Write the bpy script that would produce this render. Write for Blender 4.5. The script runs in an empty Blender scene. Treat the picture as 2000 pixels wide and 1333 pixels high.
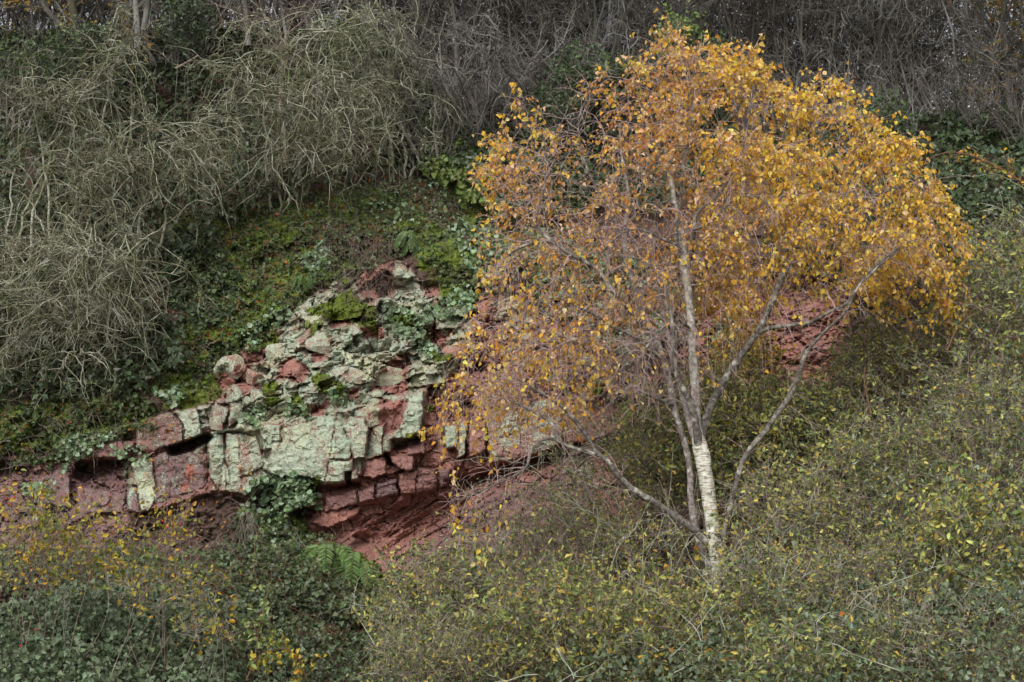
import bpy, math, random
import numpy as np
from mathutils import Vector

# ------------------------------------------------------------------ camera, sky, sun, exposure
sc = bpy.context.scene
FPX = 4000.0                       # focal length in photo pixels (2000 px wide)
PITCH = math.radians(6.0)
CAMZ = 1.6
cam_d = bpy.data.cameras.new("camera"); cam = bpy.data.objects.new("camera", cam_d)
sc.collection.objects.link(cam)
cam.location = (0, 0, CAMZ); cam.rotation_euler = (math.pi/2 + PITCH, 0, 0)
cam_d.sensor_width = 36; cam_d.lens = 36*FPX/2000; cam_d.clip_end = 1000; cam_d.clip_start = 0.1
cam_d.dof.use_dof = True; cam_d.dof.focus_distance = 18.3; cam_d.dof.aperture_fstop = 9.0
sc.camera = cam

SUN_EL, SUN_AZ = 40, 200           # degrees; azimuth measured from +Y clockwise (behind the camera, to the left)
w = bpy.data.worlds.new("World"); sc.world = w; w.use_nodes = True
nt = w.node_tree; nt.nodes.clear()
sky = nt.nodes.new('ShaderNodeTexSky'); sky.sky_type = 'NISHITA'; sky.sun_disc = False
sky.sun_elevation = math.radians(SUN_EL); sky.sun_rotation = math.radians(SUN_AZ)
sky.air_density = 1.0; sky.dust_density = 3.0
hs = nt.nodes.new('ShaderNodeHueSaturation'); hs.inputs['Saturation'].default_value = 0.22
bg = nt.nodes.new('ShaderNodeBackground'); bg.inputs['Strength'].default_value = 0.135
wo = nt.nodes.new('ShaderNodeOutputWorld')
nt.links.new(sky.outputs[0], hs.inputs['Color']); nt.links.new(hs.outputs[0], bg.inputs['Color'])
nt.links.new(bg.outputs[0], wo.inputs['Surface'])
sl = bpy.data.lights.new("sun", 'SUN'); sl.energy = 0.85; sl.angle = math.radians(28); sl.color = (1, 0.97, 0.93)
so = bpy.data.objects.new("sun", sl); sc.collection.objects.link(so)
_e, _a = math.radians(SUN_EL), math.radians(SUN_AZ)
so.rotation_euler = Vector((math.sin(_a)*math.cos(_e), math.cos(_a)*math.cos(_e), math.sin(_e))).to_track_quat('Z', 'Y').to_euler()
sc.view_settings.view_transform = 'Standard'; sc.view_settings.look = 'None'
sc.view_settings.gamma = 1; sc.view_settings.exposure = 0.95

rng = np.random.default_rng(7)
random.seed(7)
COL = sc.collection

# ------------------------------------------------------------------ helpers
def P(px, py, Y):
    """the point of the ray through photo pixel (px, py) that lies at distance Y"""
    px = np.asarray(px, float); py = np.asarray(py, float); Y = np.asarray(Y, float)
    a = (px-1000)/FPX; c = (666.5-py)/FPX
    yy = math.cos(PITCH) - c*math.sin(PITCH); zz = math.sin(PITCH) + c*math.cos(PITCH)
    s = Y/yy
    return np.stack(np.broadcast_arrays(a*s, Y, CAMZ + zz*s), -1)

def h2(ix, iy, seed):
    n = (ix.astype(np.int64)*374761393 + iy.astype(np.int64)*668265263 + seed*1442695041) & 0x7fffffff
    n = ((n ^ (n >> 13))*1274126177) & 0x7fffffff
    n = (n ^ (n >> 16)) & 0xffffff
    return n/float(0xffffff)
def vn(x, y, seed=0):
    ix = np.floor(x); iy = np.floor(y); fx = x-ix; fy = y-iy
    fx = fx*fx*(3-2*fx); fy = fy*fy*(3-2*fy)
    a = h2(ix, iy, seed); b = h2(ix+1, iy, seed); c = h2(ix, iy+1, seed); d = h2(ix+1, iy+1, seed)
    return (a*(1-fx)+b*fx)*(1-fy) + (c*(1-fx)+d*fx)*fy
def fbm(x, y, o=4, seed=0):
    s = 0; a = .5; t = 0
    for i in range(o):
        s = s + a*vn(x, y, seed+i*17); t += a; a *= .5; x = x*2.03+5.1; y = y*2.03+1.7
    return s/t
def ss(a, b, x):
    t = np.clip((x-a)/(b-a), 0, 1); return t*t*(3-2*t)
def worley(x, y, seed=0, jit=.9):
    ix = np.floor(x); iy = np.floor(y)
    f1 = np.full(x.shape, 9.); f2 = np.full(x.shape, 9.); cid = np.zeros(x.shape); dx1 = np.zeros(x.shape); dy1 = np.zeros(x.shape)
    for j in (-1, 0, 1):
        for i in (-1, 0, 1):
            cx = ix+i; cy = iy+j
            sx = cx+.5+jit*(h2(cx, cy, seed)-.5); sy = cy+.5+jit*(h2(cx, cy, seed+1)-.5)
            dx = x-sx; dy = y-sy; d = np.sqrt(dx*dx+dy*dy)
            m = d < f1
            f2 = np.where(m, f1, np.minimum(f2, d))
            f1 = np.where(m, d, f1); cid = np.where(m, h2(cx, cy, seed+2), cid)
            dx1 = np.where(m, dx, dx1); dy1 = np.where(m, dy, dy1)
    return f1, f2, cid, dx1, dy1
def inpoly(px, py, poly):
    px = np.asarray(px, float); py = np.asarray(py, float)
    ins = np.zeros(px.shape, bool); n = len(poly)
    for i in range(n):
        x1, y1 = poly[i]; x2, y2 = poly[(i+1) % n]
        if y1 == y2: continue
        c = ((y1 > py) != (y2 > py)) & (px < (x2-x1)*(py-y1)/(y2-y1)+x1)
        ins ^= c
    return ins
def sdist(px, py, poly):
    """signed distance in px, positive inside"""
    d = np.full(np.shape(px), 1e9); n = len(poly)
    for i in range(n):
        x1, y1 = poly[i]; x2, y2 = poly[(i+1) % n]
        ex, ey = x2-x1, y2-y1; L = ex*ex+ey*ey+1e-9
        t = np.clip(((px-x1)*ex+(py-y1)*ey)/L, 0, 1)
        d = np.minimum(d, np.hypot(px-x1-t*ex, py-y1-t*ey))
    return np.where(inpoly(px, py, poly), d, -d)
def unit(v):
    return v/np.maximum(np.linalg.norm(v, axis=-1, keepdims=True), 1e-9)
def rnd(*s): return rng.normal(size=s)

class Geo:
    def __init__(self): self.v = []; self.f = []; self.c = []; self.n = 0
    def add(self, v, f, c=None):
        v = np.asarray(v, np.float32).reshape(-1, 3); f = np.asarray(f, np.int32).reshape(-1, 4)
        self.v.append(v); self.f.append(f+self.n)
        if c is None: c = np.ones((len(v), 4), np.float32)
        self.c.append(np.asarray(c, np.float32).reshape(-1, 4)); self.n += len(v)
    def mesh(self, name, smooth=False, origin=None):
        me = bpy.data.meshes.new(name)
        if not self.v: return me
        v = np.concatenate(self.v); f = np.concatenate(self.f); c = np.concatenate(self.c)
        if origin is not None: v = v - np.asarray(origin, np.float32)
        me.vertices.add(len(v)); me.vertices.foreach_set('co', v.ravel())
        me.loops.add(f.size); me.loops.foreach_set('vertex_index', f.ravel())
        me.polygons.add(len(f)); me.polygons.foreach_set('loop_start', np.arange(0, f.size, 4, dtype=np.int32))
        me.polygons.foreach_set('loop_total', np.full(len(f), 4, np.int32))
        me.polygons.foreach_set('use_smooth', np.full(len(f), smooth))
        at = me.attributes.new('tone', 'FLOAT_COLOR', 'POINT'); at.data.foreach_set('color', c.ravel())
        me.update(); return me
    def build(self, name, mat, parent=None, smooth=False, origin=None):
        if parent is not None and origin is None: origin = tuple(parent.location)
        me = self.mesh(name, smooth, origin); me.materials.append(mat)
        o = bpy.data.objects.new(name, me); COL.objects.link(o)
        if parent is not None: o.parent = parent
        elif origin is not None: o.location = origin
        return o

def tag(o, label=None, cat=None, group=None, kind=None):
    if label: o['label'] = label
    if cat: o['category'] = cat
    if group: o['group'] = group
    if kind: o['kind'] = kind
    return o
def empty(name, loc, label, cat, group=None):
    o = bpy.data.objects.new(name, None); COL.objects.link(o); o.location = [float(x) for x in loc]
    o.empty_display_size = .1
    return tag(o, label, cat, group)

def tubes(G, pts, rad, sides=3, col=None):
    """pts (M,N,3), rad (M,N)"""
    pts = np.asarray(pts, float); rad = np.asarray(rad, float)
    if pts.ndim == 2: pts = pts[None]; rad = rad[None]
    M, N, _ = pts.shape
    if M == 0: return
    t = np.empty_like(pts); t[:, 1:-1] = pts[:, 2:]-pts[:, :-2]; t[:, 0] = pts[:, 1]-pts[:, 0]; t[:, -1] = pts[:, -1]-pts[:, -2]
    t = unit(t)
    m = unit(pts[:, -1]-pts[:, 0]+1e-6)
    ref = np.where(np.abs(m[:, 2:3]) < .8, np.array([[0, 0, 1.]]), np.array([[0, 1., .1]]))
    u = unit(np.cross(t, ref[:, None, :])); v = np.cross(t, u)
    a = np.arange(sides)/sides*2*math.pi
    ring = pts[:, :, None, :] + rad[:, :, None, None]*(np.cos(a)[None, None, :, None]*u[:, :, None, :] + np.sin(a)[None, None, :, None]*v[:, :, None, :])
    base = (np.arange(M)*N*sides)[:, None, None] + (np.arange(N-1)*sides)[None, :, None]
    k = np.arange(sides)[None, None, :]; k2 = (k+1) % sides
    f = np.stack([base+k, base+k2, base+sides+k2, base+sides+k], -1)
    c = None
    if col is not None:
        c = np.broadcast_to(np.asarray(col, float).reshape(M if np.ndim(col) > 1 else 1, 1, 1, 4), (M, N, sides, 4))
    G.add(ring, f, c)

TPL = {'birch': (.28, .46, .58, .34), 'narrow': (.3, .5, .7, .38), 'round': (.2, .5, .8, .5), 'ivy': (.22, .55, .5, .38), 'blade': (.3, .5, .7, .3)}
def leaves(G, base, tip, nrm, L, W, col, shape='birch', fold=.22, curl=.12):
    base = np.asarray(base, float); M = len(base)
    if M == 0: return
    tip = unit(np.asarray(tip, float)); side = unit(np.cross(nrm, tip)); n = np.cross(tip, side)
    L = np.broadcast_to(L, (M,))[:, None]; W = np.broadcast_to(W, (M,))[:, None]
    a, b, c_, d = TPL[shape]
    fo = fold*W
    v = np.stack([base,
                  base+tip*L*a+side*W*b+n*fo, base+tip*L*c_+side*W*d+n*fo*.6-n*curl*L*.4,
                  base+tip*L-n*curl*L,
                  base+tip*L*c_-side*W*d+n*fo*.6-n*curl*L*.4, base+tip*L*a-side*W*b+n*fo], 1)
    i = (np.arange(M)*6)[:, None]
    f = np.concatenate([i+np.array([[0, 1, 2, 3]]), i+np.array([[0, 3, 4, 5]])], 1).reshape(-1, 4)
    c = np.repeat(np.concatenate([col, np.ones((M, 1))], 1)[:, None], 6, 1)
    G.add(v, f, c)
def palette(M, cols, wts=None, jit=.18, hue=.06):
    cols = np.asarray(cols, float); wts = None if wts is None else np.asarray(wts, float)/np.sum(wts)
    c = cols[rng.choice(len(cols), M, p=wts)]
    return np.clip(c*(1+jit*rnd(M, 1))*(1+hue*rnd(M, 3)), .003, .9)

def shoots(start, dirs, length, N=8, wig=.25, grav=0., kink=0.):
    """vectorised wandering shoots: (M,N,3)"""
    M = len(start); pts = np.zeros((M, N, 3)); pts[:, 0] = start; d = unit(dirs)
    st = (np.broadcast_to(length, (M,))/(N-1))[:, None]; g = np.broadcast_to(grav, (M,))[:, None]
    for i in range(1, N):
        d = unit(d + wig*rnd(M, 3) - g*np.array([[0, 0, 1.]]))
        if kink: d = unit(d + kink*rnd(M, 3)*(rng.random((M, 1)) < .35))
        pts[:, i] = pts[:, i-1] + d*st
    return pts
def offshoots(par, k, ang=.9, tmin=.15, tmax=1.0):
    """pick k start points and directions on each parent shoot"""
    M, N, _ = par.shape
    t = (tmin + (tmax-tmin)*rng.random((M, k)))*(N-1.001)
    i = t.astype(int); f = (t-i)[..., None]
    mi = np.arange(M)[:, None]
    a = par[mi, i]; b = par[mi, i+1]
    s = a+(b-a)*f; d = unit(b-a)
    d = unit(d + ang*rnd(M, k, 3))
    return s.reshape(-1, 3), d.reshape(-1, 3)
def taper(M, N, r0, r1):
    return np.linspace(0, 1, N)[None]*(np.broadcast_to(r1, (M,))[:, None]-np.broadcast_to(r0, (M,))[:, None]) + np.broadcast_to(r0, (M,))[:, None]
def resample(pts, n):
    pts = np.asarray(pts, float); d = np.r_[0, np.cumsum(np.linalg.norm(np.diff(pts[:, :3], axis=0), axis=1))]
    # catmull-rom like smoothing: resample by cubic hermite
    t = np.linspace(0, d[-1], n); k = np.clip(np.searchsorted(d, t, side='right')-1, 0, len(pts)-2)
    m = np.zeros_like(pts); m[1:-1] = (pts[2:]-pts[:-2])/(d[2:]-d[:-2])[:, None]; m[0] = (pts[1]-pts[0])/(d[1]-d[0]); m[-1] = (pts[-1]-pts[-2])/(d[-1]-d[-2])
    h = (d[k+1]-d[k])[:, None]; s = ((t-d[k])[:, None])/h
    return (2*s**3-3*s**2+1)*pts[k] + (s**3-2*s**2+s)*h*m[k] + (-2*s**3+3*s**2)*pts[k+1] + (s**3-s**2)*h*m[k+1]

# ------------------------------------------------------------------ materials
def newmat(name):
    m = bpy.data.materials.new(name); m.use_nodes = True; t = m.node_tree; t.nodes.clear()
    o = t.nodes.new('ShaderNodeOutputMaterial'); return m, t, o
def N_(t, k, **kw):
    n = t.nodes.new(k)
    for a, b in kw.items(): setattr(n, a, b)
    return n
def noise(t, co, scale, detail=4, rough=.55, dist=0):
    n = N_(t, 'ShaderNodeTexNoise'); n.inputs['Scale'].default_value = scale; n.inputs['Detail'].default_value = detail
    n.inputs['Roughness'].default_value = rough; n.inputs['Distortion'].default_value = dist
    t.links.new(co, n.inputs['Vector']); return n.outputs['Fac']
def math_(t, op, a, b=None, c=None, clamp=False):
    n = N_(t, 'ShaderNodeMath', operation=op, use_clamp=clamp)
    for i, x in enumerate((a, b, c)):
        if x is None: continue
        if isinstance(x, (int, float)): n.inputs[i].default_value = x
        else: t.links.new(x, n.inputs[i])
    return n.outputs[0]
def maprange(t, x, a, b, c=0, d=1):
    n = N_(t, 'ShaderNodeMapRange', interpolation_type='SMOOTHSTEP'); t.links.new(x, n.inputs[0])
    for i, v in enumerate((a, b, c, d)): n.inputs[i+1].default_value = v
    return n.outputs[0]
def mix(t, f, a, b, bt='MIX'):
    n = N_(t, 'ShaderNodeMix', data_type='RGBA', blend_type=bt)
    for s, x in ((0, f), (6, a), (7, b)):
        if isinstance(x, (int, float)): n.inputs[s].default_value = x
        elif isinstance(x, tuple): n.inputs[s].default_value = x if len(x) == 4 else (*x, 1)
        else: t.links.new(x, n.inputs[s])
    return n.outputs[2]

def leaf_mat(name, trans=.35, rough=.6):
    m, t, o = newmat(name)
    at = N_(t, 'ShaderNodeAttribute', attribute_name='tone')
    geo = N_(t, 'ShaderNodeNewGeometry')
    nz = noise(t, geo.outputs['Position'], 55, 2)
    c = mix(t, maprange(t, nz, .3, .75), at.outputs['Color'], mix(t, .35, at.outputs['Color'], (.12, .07, .02), 'MIX'))
    p = N_(t, 'ShaderNodeBsdfPrincipled'); p.inputs['Roughness'].default_value = rough
    p.inputs['Specular IOR Level'].default_value = .35
    t.links.new(c, p.inputs['Base Color'])
    tr = N_(t, 'ShaderNodeBsdfTranslucent'); t.links.new(c, tr.inputs['Color'])
    mx = N_(t, 'ShaderNodeMixShader'); mx.inputs[0].default_value = trans
    t.links.new(p.outputs[0], mx.inputs[1]); t.links.new(tr.outputs[0], mx.inputs[2])
    t.links.new(mx.outputs[0], o.inputs[0]); return m
def bark_mat(name, c1, c2, scale=14, c3=None, rough=.85):
    m, t, o = newmat(name)
    geo = N_(t, 'ShaderNodeNewGeometry'); at = N_(t, 'ShaderNodeAttribute', attribute_name='tone')
    n1 = noise(t, geo.outputs['Position'], scale, 4, .6)
    c = mix(t, maprange(t, n1, .38, .62), c1, c2)
    if c3: c = mix(t, maprange(t, noise(t, geo.outputs['Position'], scale*.35, 3), .52, .68), c, c3)
    c = mix(t, 1.0, c, at.outputs['Color'], 'MULTIPLY')
    p = N_(t, 'ShaderNodeBsdfPrincipled'); p.inputs['Roughness'].default_value = rough; p.inputs['Specular IOR Level'].default_value = .2
    t.links.new(c, p.inputs['Base Color'])
    b = N_(t, 'ShaderNodeBump'); b.inputs['Strength'].default_value = .4; b.inputs['Distance'].default_value = .004
    t.links.new(noise(t, geo.outputs['Position'], scale*6, 3), b.inputs['Height']); t.links.new(b.outputs[0], p.inputs['Normal'])
    t.links.new(p.outputs[0], o.inputs[0]); return m

def birch_bark():
    m, t, o = newmat('birch bark')
    geo = N_(t, 'ShaderNodeNewGeometry')
    mp = N_(t, 'ShaderNodeMapping'); mp.inputs['Scale'].default_value = (1, 1, 7); t.links.new(geo.outputs['Position'], mp.inputs['Vector'])
    lent = noise(t, mp.outputs[0], 13, 5, .65)
    blot = noise(t, geo.outputs['Position'], 9, 4, .6, .5)
    c = mix(t, maprange(t, noise(t, geo.outputs['Position'], 22, 4), .35, .7), (.60, .59, .51), (.36, .34, .28))
    c = mix(t, maprange(t, noise(t, geo.outputs['Position'], 5, 3), .5, .66), c, (.34, .36, .24))
    c = mix(t, maprange(t, lent, .50, .60), c, (.16, .13, .10))
    c = mix(t, maprange(t, blot, .56, .66), c, (.09, .08, .06))
    c = mix(t, maprange(t, noise(t, mp.outputs[0], 4, 3), .6, .68, 0, .8), c, (.42, .24, .12))
    p = N_(t, 'ShaderNodeBsdfPrincipled'); p.inputs['Roughness'].default_value = .7; p.inputs['Specular IOR Level'].default_value = .3
    t.links.new(c, p.inputs['Base Color'])
    b = N_(t, 'ShaderNodeBump'); b.inputs['Strength'].default_value = .7; b.inputs['Distance'].default_value = .008; b.invert = True
    t.links.new(lent, b.inputs['Height']); t.links.new(b.outputs[0], p.inputs['Normal'])
    t.links.new(p.outputs[0], o.inputs[0]); return m

def rock_mat():
    m, t, o = newmat('sandstone with lichen moss and soil')
    geo = N_(t, 'ShaderNodeNewGeometry'); pos = geo.outputs['Position']
    at = N_(t, 'ShaderNodeAttribute', attribute_name='tone'); at2 = N_(t, 'ShaderNodeAttribute', attribute_name='tint')
    s1 = N_(t, 'ShaderNodeSeparateColor'); t.links.new(at.outputs['Color'], s1.inputs[0])
    s2 = N_(t, 'ShaderNodeSeparateColor'); t.links.new(at2.outputs['Color'], s2.inputs[0])
    li, mo, so_ = s1.outputs[0], s1.outputs[1], s1.outputs[2]; pu, orr, bl = s2.outputs[0], s2.outputs[1], s2.outputs[2]
    mp = N_(t, 'ShaderNodeMapping'); mp.inputs['Rotation'].default_value = (0, math.radians(14), 0); mp.inputs['Scale'].default_value = (.55, 1, 2.6); t.links.new(pos, mp.inputs['Vector'])
    nb = noise(t, mp.outputs[0], 3.2, 6, .62); nf = noise(t, pos, 26, 5, .65); nff = noise(t, pos, 75, 3, .7); nm = noise(t, pos, 8, 5, .62, .3)
    red = mix(t, maprange(t, nb, .35, .65), (.29, .13, .10), (.18, .082, .066))
    red = mix(t, maprange(t, nf, .4, .66, 0, .75), red, (.32, .17, .14))
    red = mix(t, maprange(t, nff, .55, .7, 0, .5), red, (.06, .03, .028))
    pur = mix(t, maprange(t, nf, .35, .7), (.125, .085, .09), (.175, .11, .105))
    col = mix(t, math_(t, 'MULTIPLY', pu, maprange(t, nm, .2, .55, .4, 1), clamp=True), red, pur)
    def thr(x, a, wa, b, wb, lo=.44, hi=.58):
        v = math_(t, 'ADD', x, math_(t, 'MULTIPLY', math_(t, 'SUBTRACT', a, .5), wa))
        v = math_(t, 'ADD', v, math_(t, 'MULTIPLY', math_(t, 'SUBTRACT', b, .5), wb))
        return maprange(t, v, lo, hi)
    lf = thr(li, nm, 1.15, nff, 2.1)
    lic = mix(t, maprange(t, nf, .35, .65), (.37, .41, .30), (.26, .295, .225))
    lic = mix(t, maprange(t, noise(t, pos, 4, 3), .45, .62, 0, .7), lic, (.31, .375, .29))
    lic = mix(t, maprange(t, noise(t, pos, 14, 5, .7), .54, .68, 0, .65), lic, (.26, .22, .18))
    lic = mix(t, maprange(t, noise(t, pos, 2.2, 4, .6), .5, .65, 0, .6), lic, (.40, .40, .25))
    col = mix(t, lf, col, lic)
    col = mix(t, thr(orr, nm, 1.2, nff, 1.4), col, (.30, .115, .085))
    sf = thr(so_, nm, .9, nf, .8)
    soil = mix(t, maprange(t, nf, .35, .65), (.05, .033, .026), (.095, .055, .042))
    soil = mix(t, maprange(t, nff, .6, .7, 0, .7), soil, (.17, .12, .085))
    col = mix(t, sf, col, soil)
    mf = thr(mo, nm, 1.3, nf, .7)
    mos = mix(t, maprange(t, nff, .3, .7), (.075, .11, .014), (.16, .21, .026))
    mos = mix(t, maprange(t, noise(t, pos, 3, 3), .45, .65), mos, (.07, .058, .022))
    col = mix(t, mf, col, mos)
    p = N_(t, 'ShaderNodeBsdfPrincipled'); p.inputs['Roughness'].default_value = .88; p.inputs['Specular IOR Level'].default_value = .25
    t.links.new(col, p.inputs['Base Color'])
    h = math_(t, 'ADD', math_(t, 'MULTIPLY', nf, .6), math_(t, 'MULTIPLY', nff, .35))
    h = math_(t, 'ADD', h, math_(t, 'MULTIPLY', nb, .8))
    h = math_(t, 'ADD', h, math_(t, 'MULTIPLY', lf, .10))
    h = math_(t, 'ADD', h, math_(t, 'MULTIPLY', mf, .5))
    b = N_(t, 'ShaderNodeBump'); b.inputs['Strength'].default_value = .8; b.inputs['Distance'].default_value = .03
    t.links.new(h, b.inputs['Height']); t.links.new(b.outputs[0], p.inputs['Normal'])
    t.links.new(p.outputs[0], o.inputs[0]); return m

M_ROCK = rock_mat()
M_LEAF = leaf_mat('birch leaves', .45)
M_GREEN = leaf_mat('small green leaves', .25, .5)
M_IVY = leaf_mat('dark glossy leaves', .15, .42)
M_BARK = birch_bark()
M_LIMB = bark_mat('grey birch limb bark', (.15, .135, .115), (.06, .052, .044), 30, (.34, .32, .27))
M_LEAD = bark_mat('mottled birch leader bark', (.44, .42, .37), (.17, .145, .125), 22, (.30, .28, .24))
M_STEM = bark_mat('pale grey birch stem bark', (.26, .23, .21), (.12, .10, .09), 30, (.44, .42, .37))
M_TWIG = bark_mat('purple brown birch twigs', (.23, .155, .145), (.34, .26, .24), 20)
M_PALE = bark_mat('pale lichened twigs', (.36, .36, .285), (.18, .18, .12), 9, (.14, .155, .07))
M_GREY = bark_mat('grey brown winter twigs', (.12, .108, .092), (.065, .06, .052), 3, (.21, .205, .19))
M_BROWN = bark_mat('brown woody stems', (.13, .095, .075), (.22, .175, .145), 15, (.32, .28, .24))
M_RED = bark_mat('red brown canes', (.17, .075, .05), (.12, .07, .045), 12)

# ------------------------------------------------------------------ hillside and rock cliff
TX = np.array([-900, 0, 400, 700, 900, 1300, 1650, 2000, 2900.])
TY = np.array([-200, 200, 350, 500, 650, 800, 900, 950, 1050, 1200, 1333, 1500, 1900.])
TD = np.array([
 [32, 28, 26.5, 25, 24, 23, 22.6, 22.4, 21.6, 20, 18.6, 16.8, 13],
 [32, 28, 26, 24.6, 23.4, 22.4, 22.1, 22, 21.4, 19.8, 18.4, 16.8, 13],
 [31, 27.5, 25.6, 24.2, 23.1, 22.1, 22, 22.0, 21.7, 20.2, 18.8, 17, 13],
 [30, 27, 25, 23.8, 22.9, 22.1, 21.95, 21.93, 22.12, 21.0, 19.6, 17.3, 13],
 [30, 27, 25, 23.6, 22.8, 22.2, 22.1, 22.15, 22.28, 20.8, 19.0, 16.8, 13],
 [30, 27, 25, 23.5, 22.8, 22.4, 22.3, 22.1, 20.6, 18.6, 17.2, 15.6, 12],
 [30, 27, 25, 23.6, 23, 22.3, 21.3, 20.6, 19.4, 17.8, 16.5, 14.8, 11.5],
 [30, 27, 25, 23.4, 22.2, 20.8, 19.8, 19.3, 18.3, 16.9, 15.6, 14, 11],
 [30, 27, 25, 23.4, 22.2, 20.8, 19.8, 19.3, 18.3, 16.9, 15.6, 14, 11]])
def D0(px, py):
    px = np.clip(np.asarray(px, float), TX[0], TX[-1]); py = np.clip(np.asarray(py, float), TY[0], TY[-1])
    i = np.clip(np.searchsorted(TX, px)-1, 0, len(TX)-2); j = np.clip(np.searchsorted(TY, py)-1, 0, len(TY)-2)
    fx = (px-TX[i])/(TX[i+1]-TX[i]); fy = (py-TY[j])/(TY[j+1]-TY[j]); fx = fx*fx*(3-2*fx)
    return (TD[i, j]*(1-fx)+TD[i+1, j]*fx)*(1-fy) + (TD[i, j+1]*(1-fx)+TD[i+1, j+1]*fx)*fy
def crest(px): return 60 + 155*ss(700, 940, np.asarray(px, float))

gx = np.unique(np.r_[np.arange(-900, -60, 20), np.arange(-60, 1240, 2.5), np.arange(1240, 1760, 4), np.arange(1760, 2901, 20)])
gy = np.unique(np.r_[np.arange(-120, 420, 12), np.arange(420, 1260, 2.5), np.arange(1260, 1400, 6), np.arange(1400, 1901, 25)])
PX, PY = np.meshgrid(gx, gy)
wx = PX + 34*(fbm(PX/60, PY/60, 4, 3)-.5) + 12*(fbm(PX/13, PY/13, 3, 8)-.5)
wy = PY + 34*(fbm(PX/60, PY/60, 4, 23)-.5) + 12*(fbm(PX/13, PY/13, 3, 28)-.5)
def pm(poly, soft=14, X=None, Y=None):
    X = wx if X is None else X; Y = wy if Y is None else Y
    p = np.array(poly); m = (X > p[:, 0].min()-soft) & (X < p[:, 0].max()+soft) & (Y > p[:, 1].min()-soft) & (Y < p[:, 1].max()+soft)
    r = np.zeros(X.shape)
    if m.any(): r[m] = ss(-soft, soft, sdist(X[m], Y[m], poly))
    return r

Z_SLAB = [(405, 850), (450, 835), (500, 835), (560, 815), (650, 800), (720, 800), (835, 760), (830, 850), (790, 862), (720, 900), (700, 940), (640, 955), (600, 930), (540, 925), (480, 965), (410, 960)]
Z_SLABL = [(250, 900), (300, 885), (400, 860), (405, 965), (330, 990), (262, 1005)]
Z_UPL = [(120, 850), (260, 830), (330, 805), (390, 795), (470, 770), (480, 840), (410, 850), (330, 880), (240, 905), (140, 905)]
Z_LEFT = [(40, 915), (140, 905), (255, 900), (262, 1000), (250, 1060), (130, 1080), (0, 1060), (-60, 1000), (-60, 930)]
Z_RUB = [(470, 700), (520, 640), (560, 600), (640, 560), (740, 500), (790, 520), (830, 560), (900, 590), (960, 540), (1010, 560), (1060, 640), (1260, 640), (1330, 700), (1250, 800), (1180, 830), (1080, 850), (840, 770), (720, 800), (560, 815), (480, 840), (400, 800), (420, 740)]
Z_RED = [(610, 950), (700, 940), (720, 900), (790, 862), (840, 760), (1090, 760), (1250, 830), (1260, 980), (1150, 1150), (860, 1180), (760, 1130), (700, 1080), (600, 1040)]
Z_REDR = [(1330, 600), (1440, 560), (1660, 570), (1660, 700), (1620, 745), (1420, 760), (1330, 700)]
Z_LOW = [(560, 985), (620, 960), (640, 1080), (740, 1130), (780, 1230), (660, 1225), (620, 1160), (560, 1060)]
rock = np.maximum.reduce([pm(z) for z in (Z_SLAB, Z_SLABL, Z_UPL, Z_LEFT, Z_RUB, Z_RED, Z_REDR, Z_LOW)])
slab = np.maximum(pm(Z_SLAB), pm(Z_SLABL)); rub = pm(Z_RUB, 25); redz = pm(Z_RED, 10); redr = pm(Z_REDR)

ex = PX + 7*(fbm(PX/12, PY/12, 3, 71)-.5); ey = PY + 7*(fbm(PX/12, PY/12, 3, 72)-.5)
# displacement toward the camera, metres
disp = .45*(fbm(PX/150, PY/110, 4, 40)-.5) + .16*(fbm(PX/30, PY/22, 4, 44)-.5)*(1-.5*slab)
ca, sa = math.cos(math.radians(-13)), math.sin(math.radians(-13))
RX = PX*ca+PY*sa; RY = -PX*sa+PY*ca
qx = RX + 4*(fbm(PX/14, PY/14, 3, 60)-.5); qy = RY + 4*(fbm(PX/14, PY/14, 3, 61)-.5)
def blocks(sx, sy, seed, amp, tilt, crack, cw=.10):
    f1, f2, c, dx, dy = worley(qx/sx, qy/sy, seed)
    c2 = (c*57.3) % 1; c3 = (c*131.7) % 1
    return amp*(c-.5) + tilt*((c2-.5)*dx + (c3-.62)*dy) - crack*np.exp(-((f2-f1)/cw)**2)
b_big = blocks(62, 44, 5, .26, .42, .05, .05); b_mid = blocks(31, 21, 15, .15, .27, .03, .06); b_sml = blocks(14, 9, 25, .07, .12, .0, .1)
b_brk = blocks(46, 25, 35, .13, .10, .06, .06); b_col = blocks(38, 90, 45, .07, .06, .035, .04)
disp += rub*(b_big*1.1+b_mid*1.3+b_sml*1.3)
disp += redz*(1-rub)*(b_brk+b_sml*.6+b_mid*.25)
disp -= .02*pm([(600, 950), (700, 940), (720, 900), (790, 866), (1090, 870), (1090, 1000), (720, 1120), (600, 1040)], 10)
disp += redr*(b_brk*1.3+b_sml+b_mid*.6)
disp += slab*(1-rub)*(.6*b_col+b_sml*.22)
disp += .15*np.maximum(pm(Z_SLAB, 4, ex, ey), pm(Z_SLABL, 4, ex, ey)) + .15*pm(Z_UPL, 5, ex, ey)
rest = rock*(1-np.clip(rub+redz+redr+slab, 0, 1))
disp += rest*(b_brk*1.4+b_mid*.5+b_sml*.5)
disp += (1-rock)*(.6*b_big+.8*b_mid+.9*b_sml)*ss(380, 500, PY)

lichen = np.zeros(PX.shape); moss = np.zeros(PX.shape); soil = 1-rock; purple = np.zeros(PX.shape); orange = np.zeros(PX.shape)
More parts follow.
